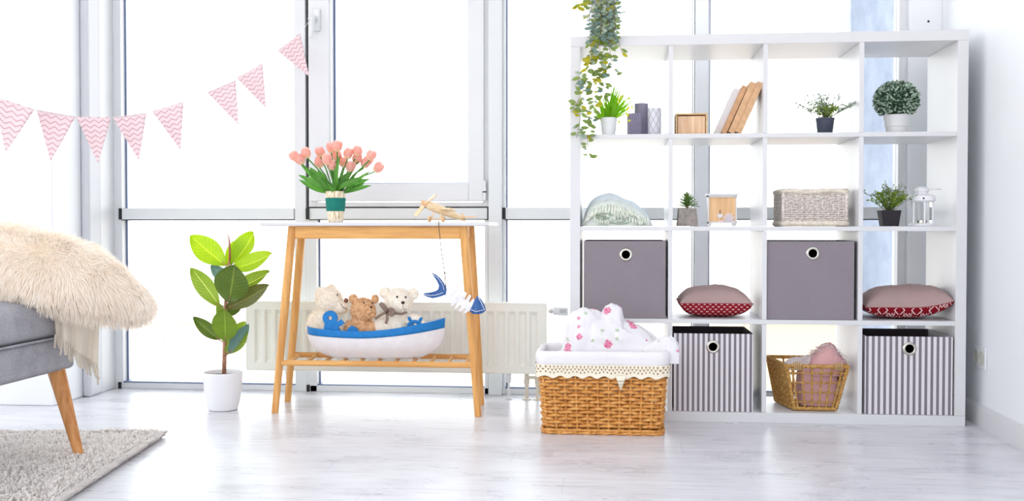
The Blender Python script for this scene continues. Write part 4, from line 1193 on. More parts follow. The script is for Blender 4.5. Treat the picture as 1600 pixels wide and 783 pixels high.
# ------------------------------------------------------------------ little sprig plants
def sprigs(m, c, n, spread, height, leafL, rnd, el0=35, leafw=None, per=9, mstem=None, sprd=1.0):
    for i in range(n):
        az = rnd.uniform(0, 2*PI); tl = rnd.uniform(0, 1) ** 0.7
        ex = Vector((math.cos(az) * spread * tl, math.sin(az) * spread * tl * 0.7, height * (1 - 0.35 * tl * tl) * rnd.uniform(0.75, 1.05)))
        b = c + Vector((math.cos(az) * 0.012 * tl, math.sin(az) * 0.012 * tl, 0))
        pts = [b, b + Vector((ex.x * .35, ex.y * .35, ex.z * .55)), b + ex]
        def pt(t): 
            return pts[0] * (1-t)**2 + (pts[1] * 2 * (1-t) * t) + pts[2] * t * t
        mstem.tube([pt(k / 4) for k in range(5)], 0.0008, 4)
        for k in range(per):
            t = 0.3 + 0.7 * (k + rnd.random()) / per; p = pt(min(1, t))
            d = Vector((rnd.uniform(-1, 1), rnd.uniform(-1, 1), rnd.uniform(-.3, 1))).normalized()
            L = leafL * rnd.uniform(0.7, 1.2)
            add_leaf(m, p, p + d * L, leafw or L * 0.5, face=Vector((rnd.uniform(-1, 1), -1, rnd.uniform(-1, 1))), cup=0.2, bend=0.0, nu=2, nv=4)
def small_pot_plant(label, px, py_b, Y_, rt, rb, h, pot_mat, leaf_mats, spread, height, n, leafL, seed, name='potted_herb', square=False):
    s = mpp(Y_); c = at(px, py_b, Y_); row = 3 if py_b < 250 else 2
    c.z = cell_z(row) + 0.001
    t = thing(name, label, 'potted plant', c)
    if square:
        m = MB(); frust(m, c, rb*s, rt*s, c.z, c.z + h*s); m.build('pot', pot_mat, t, smooth=0, bevel=0.0012)
    else:
        MB().lathe([(0.0001, 0), (rb*s*.97, 0), (rb*s, 0.001), (rt*s*.97, h*s*.86), (rt*s, h*s*.87), (rt*s, h*s), (rt*s*.92, h*s), (rt*s*.88, h*s*.85), (0.0001, h*s*.84)], c, 28).build('pot', pot_mat, t, smooth=40)
    rnd = random.Random(seed); cc = c + Vector((0, 0, h*s*.9))
    ms = MB()
    for k, (lm, frac, sp_, ht_, ll) in enumerate(leaf_mats):
        m = MB(); sprigs(m, cc, int(n * frac), spread*s*sp_, height*s*ht_, leafL*s*ll, rnd, mstem=ms)
        m.build('foliage', lm, t, smooth=180)['kind'] = 'stuff'
    ms.build('stems', plain('green_stem', (110, 128, 80), 0.8), t, smooth=180)['kind'] = 'stuff'
    return t
NAVY = plain('dark_slate_plastic', (62, 66, 84), 0.5, 0.4)
BLK = plain('black_plastic_pot', (30, 24, 34), 0.5, 0.4)
SPR_G = mat_leaf('fresh_sprig', (170, 196, 80), (122, 152, 56), (190, 210, 120), 0.45, veins=False)
SPR_P = mat_leaf('pale_sage_sprig', (196, 206, 192), (140, 158, 140), (220, 226, 214), 0.35, veins=False)
small_pot_plant('airy pale sprigs in a dark slate pot on the top row, third compartment', 1289, 208, SYF + 0.08, 14, 11.2, 24, NAVY, [(SPR_G, 0.45, 0.5, 0.62, 1.0), (SPR_P, 0.55, 1.15, 1.0, 0.9)], 40, 40, 60, 5.2, 4)
small_pot_plant('bushy light green sprigs in a square black pot beside the white lantern', 1389, 355, SYF + 0.07, 14.6, 11.5, 24, BLK, [(SPR_G, 0.7, 0.75, 0.8, 1.1), (SPR_P, 0.3, 1.1, 1.0, 0.9)], 34, 44, 95, 5.4, 9, square=True)

# ------------------------------------------------------------------ topiary ball
Y_ = SYF + 0.11; s = mpp(Y_); c = at(1400, 208, Y_); c.z = cell_z(3) + 0.001
tp = thing('topiary_ball', 'round clipped grey-green bush in a flared white pot', 'potted plant', c)
MB().lathe([(0.0001, 0), (14.5*s, 0), (14.7*s, .001), (15.5*s, 10*s), (16.8*s, 11*s), (17.2*s, 20*s), (18.2*s, 22*s), (19.5*s, 28*s), (19.0*s, 28.4*s), (17*s, 25*s), (0.0001, 24*s)], c, 36).build('pot', plain('white_glazed_pot', (226, 226, 228), 0.4), tp, smooth=40)
bc = c + Vector((0, 0, 50*s)); rnd = random.Random(8)
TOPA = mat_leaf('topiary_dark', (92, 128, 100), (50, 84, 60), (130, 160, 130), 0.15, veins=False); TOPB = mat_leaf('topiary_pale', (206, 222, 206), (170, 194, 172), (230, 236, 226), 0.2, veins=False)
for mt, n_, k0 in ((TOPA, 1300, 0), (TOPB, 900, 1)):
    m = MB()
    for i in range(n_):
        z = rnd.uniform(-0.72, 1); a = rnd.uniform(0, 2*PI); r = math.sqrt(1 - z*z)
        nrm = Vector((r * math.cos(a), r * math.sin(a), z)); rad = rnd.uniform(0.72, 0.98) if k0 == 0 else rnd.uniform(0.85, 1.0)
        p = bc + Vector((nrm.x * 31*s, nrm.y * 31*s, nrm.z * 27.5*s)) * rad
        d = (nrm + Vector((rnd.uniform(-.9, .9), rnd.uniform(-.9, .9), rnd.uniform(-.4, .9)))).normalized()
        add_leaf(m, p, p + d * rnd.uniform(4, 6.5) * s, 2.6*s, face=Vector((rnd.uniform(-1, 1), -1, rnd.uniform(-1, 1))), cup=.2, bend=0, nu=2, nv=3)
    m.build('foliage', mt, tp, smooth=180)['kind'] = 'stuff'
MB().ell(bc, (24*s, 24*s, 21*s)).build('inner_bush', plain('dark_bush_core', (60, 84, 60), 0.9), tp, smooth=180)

# ------------------------------------------------------------------ white lantern
Y_ = SYF + 0.10; s = mpp(Y_); c = at(1440, 355, Y_); c.z = bz
lt = thing('lantern', 'small white metal lantern with glass sides and a domed pierced lid', 'lantern', c)
LW = plain('white_painted_metal', (236, 236, 240), 0.35)
MB().lathe([(0.0001, 0), (19*s, 0), (19.5*s, 1.5*s), (18*s, 4*s), (16*s, 4.8*s), (0.0001, 5*s)], c, 12).build('base', LW, lt, smooth=30)
MB().lathe([(16*s, 36.5*s), (17.2*s, 36.5*s), (20*s, 38.5*s), (20*s, 41*s), (18.5*s, 45.5*s), (15*s, 47.5*s), (9*s, 48.2*s), (9*s, 49.5*s), (0.0001, 49.7*s)], c, 36).build('domed_lid', LW, lt, smooth=30)
MB().lathe([(8.2*s, 49*s), (8.8*s, 52*s), (10*s, 53.5*s), (9.6*s, 56.5*s), (6*s, 59*s), (0.0001, 60*s)], c, 28).build('chimney_cap', LW, lt, smooth=40)
for k in range(6):
    a = PI/6 + k * PI/3; x, y = c.x + 16*s*math.cos(a), c.y + 16*s*math.sin(a)
    MB().tube([(x, y, bz + 4.5*s), (x, y, bz + 37*s)], 1.5*s, 6).build('post', LW, lt, smooth=40)
m = MB()
for k in range(6):
    a = PI/6 + k * PI/3; a2 = a + PI/3
    p, q = Vector((c.x + 15*s*math.cos(a), c.y + 15*s*math.sin(a), 0)), Vector((c.x + 15*s*math.cos(a2), c.y + 15*s*math.sin(a2), 0))
    m.add([(p.x, p.y, bz + 5*s), (q.x, q.y, bz + 5*s), (q.x, q.y, bz + 37*s), (p.x, p.y, bz + 37*s)], [(0, 1, 2, 3)])
m.build('glass_panes', GLASS, lt, smooth=0)
m = MB()
for px, py, dy in ((1422, 312, -9), (1437.5, 310.5, -19.5), (1455, 309.5, -9), (1442, 297, -8)):
    q = at(px, py, c.y); m.ell((q.x, c.y + dy * s, q.z), (1.5*s, 1.2*s, 1.3*s))
m.build('vent_hole', DARKHOLE, lt, smooth=180)
m = MB(); m.tube([c + Vector((6*s, 0, 55.5*s)), c + Vector((28*s, -2*s, 55.8*s))], 0.9*s, 8); m.build('wire_handle', LW, lt, smooth=180)
m = MB(); m.lathe([(0.0001, 5*s), (8*s, 5*s), (8*s, 9*s), (7*s, 9.5*s), (0.0001, 9*s)], c, 24); m.build('candle_cup', METAL, lt, smooth=40)

# ------------------------------------------------------------------ top row
tz = cell_z(3) + 0.001
Y_ = SYF + 0.06; s = mpp(Y_)
c = at(951, 211, Y_); c.z = tz
gp_ = thing('potted_grass', 'bright lime grass in a small glazed white pot on the top row', 'potted plant', c)
MB().lathe([(0.0001, 0), (9.6*s, 0), (10.4*s, .001), (12.2*s, 18*s), (13*s, 26*s), (12.4*s, 27*s), (11.6*s, 26*s), (11*s, 22*s), (0.0001, 21*s)], c, 32).build('pot', plain('glazed_white_pot', (228, 230, 232), 0.2), gp_, smooth=40)
GRS = mat_leaf('lime_grass', (176, 232, 48), (134, 204, 24), (200, 240, 80), 0.6, veins=False)
rnd = random.Random(12); m = MB()
for i in range(70):
    a = rnd.uniform(0, 2*PI); t_ = rnd.uniform(-1, 1)
    b = c + Vector((rnd.uniform(-8, 8)*s, rnd.uniform(-7, 7)*s, 22*s))
    tip = c + Vector((t_ * 34*s + 4*s, rnd.uniform(-16, 16)*s, (84 - abs(t_ + (-0.15)) * 30 - rnd.uniform(0, 26)) * s))
    add_leaf(m, b, tip, rnd.uniform(2.4, 4.0)*s, face=Vector((rnd.uniform(-.6, .6), -1, 0)), cup=0.25, bend=rnd.uniform(-.08, .08) , shape=0.6, nu=2, nv=6)
m.build('grass_blades', GRS, gp_, smooth=180)['kind'] = 'stuff'
m = MB()
for i in range(26):
    q = at(rnd.choice([rnd.uniform(966, 988), rnd.uniform(935, 948)]), rnd.uniform(150, 192), Y_ - 0.01)
    m.ell(q, (2.2*s, 1.6*s, 1.8*s), n=8, k=6)
m.build('yellow_buds', plain('yellow_bud', (226, 224, 60), 0.6), gp_, smooth=180)['kind'] = 'stuff'
m = MB()
for px, py in ((988, 185), (982, 190), (974, 192), (936, 160), (942, 155)):
    m.tube([c + Vector((0, 0, 22*s)), at((px + 951) / 2 + (3 if px > 951 else -3), (py + 185) / 2, Y_), at(px, py, Y_ - 0.01)], 0.0006, 4)
m.build('bud_stems', plain('grey_green_stem', (150, 160, 110), 0.8), gp_, smooth=180)['kind'] = 'stuff'

LIL = plain('lilac_grey_wax', (140, 134, 156), 0.6, 0.3, 0.04, 40)
c = at(1002, 211, SYF + 0.13); c.z = tz; s = mpp(SYF + .13)
tag(MB().lathe([(0.0001, 0), (10.3*s, 0), (10.5*s, .001), (10.5*s, 49*s), (10*s, 50.5*s), (4*s, 49.5*s), (0.0001, 49*s)], c, 36).build('pillar_candle', LIL, smooth=40, loc=c), 'tall smooth lilac-grey pillar candle, back one of the three candles', 'candle', 'pillar candles on the top row')
c = at(991, 211, SYF + 0.07); c.z = tz; s = mpp(SYF + .07)
tag(MB().lathe([(0.0001, 0), (10.8*s, 0), (11*s, .001), (11*s, 32.5*s), (10.4*s, 33.2*s), (4*s, 32.6*s), (0.0001, 32*s)], c, 180, fn=lambda t, z: 1 - 0.16 * abs(math.cos(t * 10)) ** 3).build('pillar_candle', LIL, smooth=60, loc=c), 'short ribbed lilac-grey pillar candle in front of the tall one', 'candle', 'pillar candles on the top row')
def mat_lattice():
    t = NT('white_wax_with_diamond_lattice'); o = t.xyz(t.coord())
    ang = t.math('DIVIDE', t.math('ARCTAN2', o['Y'], o['X']), 2*PI/7); z = t.math('DIVIDE', o['Z'], 0.040)
    def ln(op):
        q = t.math(op, ang, z); return t.math('LESS_THAN', t.math('ABSOLUTE', t.math('SUBTRACT', t.math('FRACT', q), 0.5)), 0.055)
    h = t.math('MAXIMUM', ln('ADD'), ln('SUBTRACT'))
    t.base(t.mix(h, (226, 226, 234), (176, 176, 190)), 0.6, 0.3).bump(t.math('SUBTRACT', 1.0, h), 0.6, 0.002); return t.m
c = at(1022.5, 211, SYF + 0.09); c.z = tz; s = mpp(SYF + .09)
tag(MB().lathe([(0.0001, 0), (10.1*s, 0), (10.4*s, .001), (10.4*s, 41*s), (9.8*s, 42*s), (4*s, 41*s), (0.0001, 41*s)], c, 40).build('pillar_candle', mat_lattice(), smooth=40, loc=c), 'white pillar candle carved with a diamond lattice', 'candle', 'pillar candles on the top row')

# wooden drawer box
Y_ = SYF + 0.05; s = mpp(Y_); c = at(1080.5, 210.5, Y_); c.z = tz
wb = thing('wooden_box', 'small pale wooden box with an inset drawer front on the top row', 'wooden box', (c.x, Y_ + 0.05, tz))
WB = wood('light_oak', (206, 168, 116), (232, 200, 152), 'x', 24); WB2 = wood('pinkish_oak_strips', (214, 170, 132), (238, 204, 170), 'z', 14)
x0, x1, h_ = c.x - 24*s, c.x + 24*s, 32.5*s; m = MB(); w = 2.4*s
m.box((x0, Y_, tz), (x0 + w, Y_ + 0.11, tz + h_)); m.box((x1 - w, Y_, tz), (x1, Y_ + 0.11, tz + h_)); m.box((x0 + w, Y_, tz + h_ - w), (x1 - w, Y_ + 0.11, tz + h_)); m.box((x0 + w, Y_, tz), (x1 - w, Y_ + 0.11, tz + w * .4)); m.box((x0 + w, Y_ + .106, tz + w*.4), (x1 - w, Y_ + 0.11, tz + h_ - w))
m.build('case', WB, wb, smooth=0, bevel=0.0006)
MB().box((x0 + w + .0022, Y_ + 0.004, tz + w*.4 + .0004), (x1 - w - .0022, Y_ + 0.10, tz + h_ - w - .0045)).build('drawer', WB2, wb, smooth=0, bevel=0.0006)

# leaning books
def book(label, bx, tx, ty, wpx, mt_cover, mt_spine, Y_, depth=0.15, base_y=209):
    b = at(bx, base_y, Y_); b.z = tz; t_ = at(tx, ty, Y_); d = Vector((t_.x - b.x, 0, t_.z - b.z)); L = d.length; d.normalize(); sd = Vector((d.z, 0, -d.x))
    w = wpx * mpp(Y_)
    t = thing('book', label, 'book', (b.x, Y_ + depth / 2, tz), 'books leaning on the top row')
    # the lower right edge rests on the board: b is the lower-left corner, lift so no corner sinks
    lift = Vector((0, 0, max(0, sd.z * -w)))
    def bx_(m, u0, u1, y0, y1, v0, v1):
        vs = [b + lift + sd * u + d * v + Vector((0, y - Y_, 0)) for (u, y, v) in ((u0,y0,v0),(u1,y0,v0),(u1,y1,v0),(u0,y1,v0),(u0,y0,v1),(u1,y0,v1),(u1,y1,v1),(u0,y1,v1))]
        m.add(vs, [(0,3,2,1),(4,5,6,7),(0,1,5,4),(1,2,6,5),(2,3,7,6),(3,0,4,7)])
    m = MB(); bx_(m, 0, w*.12, Y_, Y_ + depth, 0, L); bx_(m, w*.88, w, Y_, Y_ + depth, 0, L); bx_(m, w*.12, w*.88, Y_, Y_ + .003, 0, L)
    m.build('cover', mt_spine, t, smooth=0, bevel=0.0006)
    m = MB(); bx_(m, w*.13, w*.87, Y_ + .004, Y_ + depth - .004, .003, L - .003); m.build('pages', mt_cover, t, smooth=0)
KR = plain('kraft_brown_cover', (216, 176, 138), 0.8, 0.2, 0.05, 60); KR2 = plain('tan_kraft_cover', (204, 160, 122), 0.8, 0.2, 0.05, 60); PG = plain('cream_pages', (240, 234, 222), 0.9); WC = plain('white_cover', (232, 232, 236), 0.7)
book('white book, leftmost of the four leaning on the top row', 1117, 1148, 141, 9, PG, WC, SYF + 0.10, depth=0.12)
book('brown book leaning against the white one on the top row', 1127.5, 1161, 136, 7.5, PG, KR2, SYF + 0.055)
book('light kraft book, second from the right of the leaning four', 1138, 1173, 131, 9.5, PG, KR, SYF + 0.05)
book('kraft book, rightmost of the leaning four, touching the divider', 1149, 1184, 131, 9.5, PG, KR, SYF + 0.045, depth=0.16)

# ------------------------------------------------------------------ rope basket with pink cloth
ROPE = NT('golden_seagrass_rope'); o_ = ROPE.xyz(ROPE.coord()); f = ROPE.noise(ROPE.coord(), 160, 3); ROPE.base(ROPE.ramp(f, [(0.3, (150, 104, 48)), (0.5, (192, 146, 82)), (0.72, (222, 184, 120))]), 0.8, 0.2).bump(f, 0.5, 0.003); ROPE = ROPE.m
rz0 = cell_z(0) + 0.003
rb = thing('rope_basket', 'openwork golden rope basket in the bottom row holding a pink blanket', 'basket', (cell_x(2) + 0.16, SYF + 0.16, rz0))
def twist(m, pts, r, strands=2, pitch=0.012, n=5):
    pts = [Vector(p) for p in pts]; L = sum((pts[i+1] - pts[i]).length for i in range(len(pts)-1)); K = max(6, int(L / pitch * 5))
    def pt(t):
        d = t * L
        for i in range(len(pts)-1):
            l = (pts[i+1] - pts[i]).length
            if d <= l + 1e-9: return pts[i].lerp(pts[i+1], d / l), (pts[i+1] - pts[i]).normalized()
            d -= l
        return pts[-1], (pts[-1] - pts[-2]).normalized()
    for q in range(strands):
        ps = []
        for k in range(K + 1):
            t = k / K; p, d = pt(t); a, b = basis(d); an = 2*PI*(t * L / pitch + q / strands)
            ps.append(p + a * math.cos(an) * r * .5 + b * math.sin(an) * r * .5)
        m.tube(ps, r * .62, n)
# corners: front rim / base, back rim / base
FT, FB, BT, BB = SYF + 0.03, SYF + 0.055, SYF + 0.285, SYF + 0.25
tl, trr = at(1229, 572, FT), at(1325, 570, FT); bl_, br_ = at(1241, 641, FB), at(1306, 641, FB)
btl = at(1199, 557, BT); btr = at(1299, 557, BT); bbl = at(1212, 618, BB); bbr = at(1275, 618, BB)
zt_ = tl.z; trr.z = zt_; btl.z = zt_ + 0.004; btr.z = zt_ + 0.004
for p in (bl_, br_, bbl, bbr): p.z = rz0 + 0.006
def quad_pt(A, B, C, D, u, v): return (A.lerp(B, u)).lerp(D.lerp(C, u), v)   # A,B bottom; D,C top
m = MB()
for (A, B, C, D) in ((bl_, br_, trr, tl), (bbl, bbr, btr, btl)):
    for i in range(6): twist(m, [quad_pt(A, B, C, D, (i + .5) / 6, v / 4) + Vector((0, -0.003 * math.sin(v), 0)) for v in range(5)], 0.0042)
    for j in range(4): twist(m, [quad_pt(A, B, C, D, u / 6, (j + .7) / 4.4) for u in range(7)], 0.0034)
for (A, B, C, D) in ((bl_, bbl, btl, tl), (br_, bbr, btr, trr)):
    for i in range(9): twist(m, [quad_pt(A, B, C, D, (i + .5) / 9, v / 3) for v in range(4)], 0.0042)
    for j in range(5): twist(m, [quad_pt(A, B, C, D, u / 6, (j + .6) / 5.4) for u in range(7)], 0.0036)
m.build('openwork_wall', ROPE, rb, smooth=180)
m = MB()
twist(m, [tl, trr, btr, btl, tl], 0.0075, 3, 0.02)
m.build('rope_rim', ROPE, rb, smooth=180)
m = MB(); twist(m, [bl_, br_, bbr, bbl, bl_], 0.0075, 3, 0.02)
for a, b in ((bl_, tl), (br_, trr), (bbl, btl), (bbr, btr)): twist(m, [a, b], 0.0075, 3, 0.02)
m.build('rope_frame', ROPE, rb, smooth=180)
m = MB()
for i in range(12): twist(m, [bl_.lerp(bbl, (i + .5)/12), br_.lerp(bbr, (i + .5)/12)], 0.004)
m.build('base', ROPE, rb, smooth=180)
m = MB()
for k in range(4):
    q = tl.lerp(trr, 0.13 + k * 0.03); ps = [q + Vector((0, 0.011 * math.cos(a), 0.0 + 0.013 * math.sin(a))) for a in [2*PI*z/12 for z in range(12)]]
    m.ring(ps, 0.0030, 6)
m.build('lashing', plain('tan_cane', (206, 170, 124), 0.6), rb, smooth=180)
m = MB()
for k in range(4):
    q = tl.lerp(trr, 0.80 + k * 0.03); ps = [q + Vector((0, 0.011 * math.cos(a), 0.0 + 0.013 * math.sin(a))) for a in [2*PI*z/12 for z in range(12)]]
    m.ring(ps, 0.0030, 6)
m.build('lashing', plain('tan_cane', (206, 170, 124), 0.6), rb, smooth=180)
PK = fabric('dusty_pink_wool', (226, 176, 178), scale=400, bump=0.3)
WFR = plain('white_wool_fringe', (236, 226, 226), 0.95, 0.1)
pb = thing('fringed_blanket', 'crumpled dusty pink blanket with white fringe stuffed in the rope basket', 'blanket', (tl.lerp(trr, .5).x, SYF + 0.15, rz0 + .01))
YC = SYF + 0.155
lump('blanket_body', PK, pb, [(1246,640),(1247,600),(1248,574),(1256,566),(1264,560),(1275,550),(1288,543),(1296,548),(1301,558),(1304,572),(1303,600),(1302,640)], YC - .01, 0.16, rz0 + 0.014, seed=21, fold=0.008, ffreq=(14, 10), power=0.35)
lump('blanket_fold', PK, pb, [(1262,578),(1268,560),(1278,546),(1290,538),(1300,541),(1310,553),(1320,566),(1322,578)], YC - 0.05, 0.11, at(1290, 582, YC).z, seed=23, fold=0.010, ffreq=(22, 16))
lump('white_fold', WFR, pb, [(1220,572),(1228,566),(1238,560),(1252,559),(1264,556),(1272,562),(1276,575)], YC + 0.0, 0.11, at(1240, 576, YC).z, seed=24, fold=0.005, ffreq=(30, 20))
rnd = random.Random(31); m = MB()
ar = [(1243,566),(1256,560),(1268,548),(1280,540),(1292,537),(1304,541),(1312,551),(1320,562),(1326,572)]
for i in range(260):
    u = rnd.random() * (len(ar) - 1); k = min(int(u), len(ar) - 2); f_ = u - k
    x = ar[k][0] * (1-f_) + ar[k+1][0] * f_ + rnd.uniform(-3, 3); y = ar[k][1] * (1-f_) + ar[k+1][1] * f_ + rnd.uniform(0, 9)
    a = rnd.uniform(0, 2*PI); L = rnd.uniform(4, 9); Y2 = YC - rnd.uniform(0.0, 0.10)
    p = at(x, y, Y2); q = at(x + math.cos(a) * L, y - abs(math.sin(a)) * L * .6 + 2, Y2 - 0.006)
    m.tube([p, (p + q) / 2 + Vector((rnd.uniform(-.003, .003), 0, 0.003)), q], [0.0012, 0.001, 0.0005], 4)
m.build('fringe', WFR, pb, smooth=180)['kind'] = 'stuff'

# ------------------------------------------------------------------ trailing ivy on top of the shelf unit
Y_ = SYF + 0.03
TOPZ = 1.470
iv = at(939, 58, SYF + 0.09); iv.z = TOPZ; s = mpp(SYF + .09)
ivy = thing('trailing_ivy', 'variegated trailing ivy in a white pot on top of the cube shelf', 'potted plant', iv)
MB().lathe([(0.0001, 0), (17*s, 0), (18*s, .002), (25*s, 62*s), (26.5*s, 62*s), (26.5*s, 70*s), (24*s, 70*s), (22*s, 60*s), (0.0001, 58*s)], iv, 40).build('pot', plain('white_planter', (232, 234, 240), 0.4), ivy, smooth=40)
IVD = mat_leaf('ivy_blue_green', (140, 168, 156), (88, 120, 112), (170, 190, 180), 0.2, veins=False)
IVM = mat_leaf('ivy_olive', (150, 172, 84), (118, 142, 78), (170, 184, 96), 0.35, veins=False)
IVY_ = mat_leaf('ivy_yellow', (214, 206, 50), (160, 160, 40), (226, 216, 90), 0.45, veins=False)
IVP = mat_leaf('ivy_grey_green', (190, 204, 186), (150, 170, 150), (210, 218, 200), 0.3, veins=False)
rnd = random.Random(44)
stems = MB(); lm = {'d': MB(), 'm': MB(), 'y': MB(), 'p': MB()}
def strand(pts, nl, kinds, L=10, jitter=5):
    P3 = [at(x, y, yy) for x, y, yy in pts]
    stems.tube(P3, 0.0009, 5)
    for i in range(nl):
        u = (i + rnd.random()) / nl * (len(P3) - 1); k = min(int(u), len(P3) - 2); p = P3[k].lerp(P3[k+1], u - k)
        a = rnd.uniform(0, 2*PI); ln_ = L * rnd.uniform(0.75, 1.35) * mpp(Y_)
        side = rnd.choice([-1, 1])
        d = Vector((side * rnd.uniform(.5, 1), rnd.uniform(-.6, .3), rnd.uniform(-.8, .35))).normalized()
        kd = kinds(P3[k].z, rnd)
        add_leaf(lm[kd], p + d * 0.003, p + d * (0.003 + ln_), ln_ * 0.52, face=Vector((rnd.uniform(-.5, .5), -1, rnd.uniform(-.3, .8))), cup=0.15, bend=rnd.uniform(0, .12), nu=2, nv=6)
def kd_low(z, r): return r.choices('mydp', [5, 3 if z > 1.2 else 1.6, .6, 1.6])[0]
def kd_top(z, r): return r.choices('mydp', [2, .3, 6, 3])[0]
Fy = SYF - 0.02
strand([(921,20,SYF+.01),(922,60,Fy),(924,90,Fy),(920,110,Fy),(912,140,Fy),(918,170,Fy),(916,200,Fy),(918,225,Fy),(920,247,Fy)], 46, kd_low)
strand([(930,40,Fy),(932,80,Fy),(932,110,Fy),(926,135,Fy),(928,165,Fy),(924,190,Fy),(918,215,Fy)], 38, kd_low)
strand([(925,60,Fy-.01),(924,100,Fy-.01),(908,120,Fy-.01),(898,135,Fy-.01)], 18, kd_low, 11)
strand([(926,110,Fy),(912,140,Fy-.01),(902,160,Fy-.01),(892,176,Fy-.01)], 16, kd_low, 10)
strand([(942,50,Fy),(944,85,Fy),(946,110,Fy),(944,135,Fy),(942,155,Fy)], 26, kd_low)
strand([(950,55,Fy),(952,75,Fy),(956,95,Fy),(962,118,Fy)], 14, kd_low, 9)
strand([(936,60,Fy),(938,90,Fy),(940,110,Fy),(934,130,Fy)], 24, kd_low, 11)
strand([(958,40,SYF),(966,62,Fy),(972,82,Fy)], 10, kd_low, 10)
strand([(914,150,Fy),(908,175,Fy),(904,200,Fy),(901,215,Fy)], 12, kd_low, 9)
strand([(925,10,SYF),(918,30,Fy),(908,52,Fy)], 5, kd_top, 9)
strand([(930,-6,SYF+.03),(915,4,SYF+.0),(905,6,SYF+.0),(900,14,SYF)], 14, lambda z, r: r.choices('my', [3, 2])[0], 11)
strand([(950,-6,SYF+.03),(962,6,SYF),(968,18,SYF),(972,30,SYF)], 10, lambda z, r: r.choices('mp', [3, 3])[0], 10)
for i in range(22):
    x = rnd.uniform(928, 962)
    strand([(x, -14, SYF + rnd.uniform(.02, .06)), (x + rnd.uniform(-4, 4), 15, SYF - rnd.uniform(0.0, .03)), (x + rnd.uniform(-6, 6), 40, SYF - rnd.uniform(.005, .04)), (x + rnd.uniform(-6, 6), rnd.uniform(58, 74), Fy)], 17, kd_top, 8.5)
stems.build('stems', plain('ivy_stem', (128, 122, 84), 0.8), ivy, smooth=180)['kind'] = 'stuff'
for k, mt in (('d', IVD), ('m', IVM), ('y', IVY_), ('p', IVP)):
    lm[k].build('foliage', mt, ivy, smooth=180)['kind'] = 'stuff'

# ------------------------------------------------------------------ shaggy rug
RC = Vector((-1.593, 3.611, 0)); RD = Vector((0.111, -0.871, 0)).normalized(); RL = Vector((RD.y, -RD.x, 0)) 
RUGM = fabric('cream_rug_backing', (206, 196, 188), scale=200, bump=0.5)
RT1 = plain('ivory_wool_tuft', (252, 248, 246), 0.95, 0.1); RT2 = plain('grey_beige_wool_tuft', (244, 238, 233), 0.95, 0.1)
for q_ in (RT1, RT2):
    nt_ = q_.node_tree; pb__ = [n for n in nt_.nodes if n.type == 'BSDF_PRINCIPLED'][0]; ou_ = [n for n in nt_.nodes if n.type == 'OUTPUT_MATERIAL'][0]
    tr_ = nt_.nodes.new('ShaderNodeBsdfTranslucent'); mx_ = nt_.nodes.new('ShaderNodeMixShader'); tr_.inputs[0].default_value = (0.9, 0.87, 0.85, 1); mx_.inputs[0].default_value = 0.35
    nt_.links.new(pb__.outputs[0], mx_.inputs[1]); nt_.links.new(tr_.outputs[0], mx_.inputs[2]); nt_.links.new(mx_.outputs[0], ou_.inputs[0])
rug = thing('shaggy_rug', 'cream shaggy wool rug under the sofa leg in the bottom left corner', 'rug', RC + RD * 0.6 + RL * 0.5)
m = MB()
def rp(a, b, z): return RC + RD * a + RL * b + Vector((0, 0, z))
vs = [rp(a, b, z) for z in (0.001, 0.010) for a, b in ((0.008, 0.008), (1.5, 0.008), (1.5, 1.15), (0.008, 1.15))]
m.add(vs, [(0,3,2,1),(4,5,6,7),(0,1,5,4),(1,2,6,5),(2,3,7,6),(3,0,4,7)]); m.build('backing', plain('brown_backing', (150, 132, 120), 0.95), rug, smooth=0)
rnd = random.Random(77)
for mt, n_ in ((RT1, 26000), (RT2, 15000)):
    V_, F_ = [], []
    for i in range(n_):
        a = rnd.random() ** 0.85 * 1.12; b = rnd.random() ** 0.8 * (0.55 + a * 0.55)
        if i % 9 == 0: b = rnd.uniform(0, 0.02)
        if i % 17 == 0: a = rnd.uniform(0, 0.02)
        p = rp(a, b, 0.006)
        an = rnd.uniform(0, 2*PI) + noise.noise(p * 9) * 3; h_ = 0.020 * rnd.uniform(.7, 1.25) + 0.006 * noise.noise(p * 16)
        ln_ = rnd.uniform(0.004, 0.016)
        if b < 0.02: an = math.atan2(-RL.y, -RL.x) + rnd.uniform(-.9, .9); ln_ = rnd.uniform(.006, .016); h_ *= 0.75
        dx, dy = math.cos(an) * ln_, math.sin(an) * ln_
        w = rnd.uniform(0.0016, 0.0030); sx, sy = -math.sin(an + .6) * w, math.cos(an + .6) * w
        o = len(V_)
        for k, ww in ((0, 1), (0.5, 1.1), (0.85, .9), (1.0, 0.3)):
            zz = p.z + h_ * math.sin(k * 1.75); q = k * k * 1.0 + .1 * k
            V_.append((p.x + dx * q - sx * ww, p.y + dy * q - sy * ww, zz)); V_.append((p.x + dx * q + sx * ww, p.y + dy * q + sy * ww, zz))
        for k in range(3): F_.append((o + 2*k, o + 2*k + 1, o + 2*k + 3, o + 2*k + 2))
    m = MB(); m.v = V_; m.f = F_; m.mi = [0] * len(F_)
    m.build('pile', mt, rug, smooth=180)['kind'] = 'stuff'

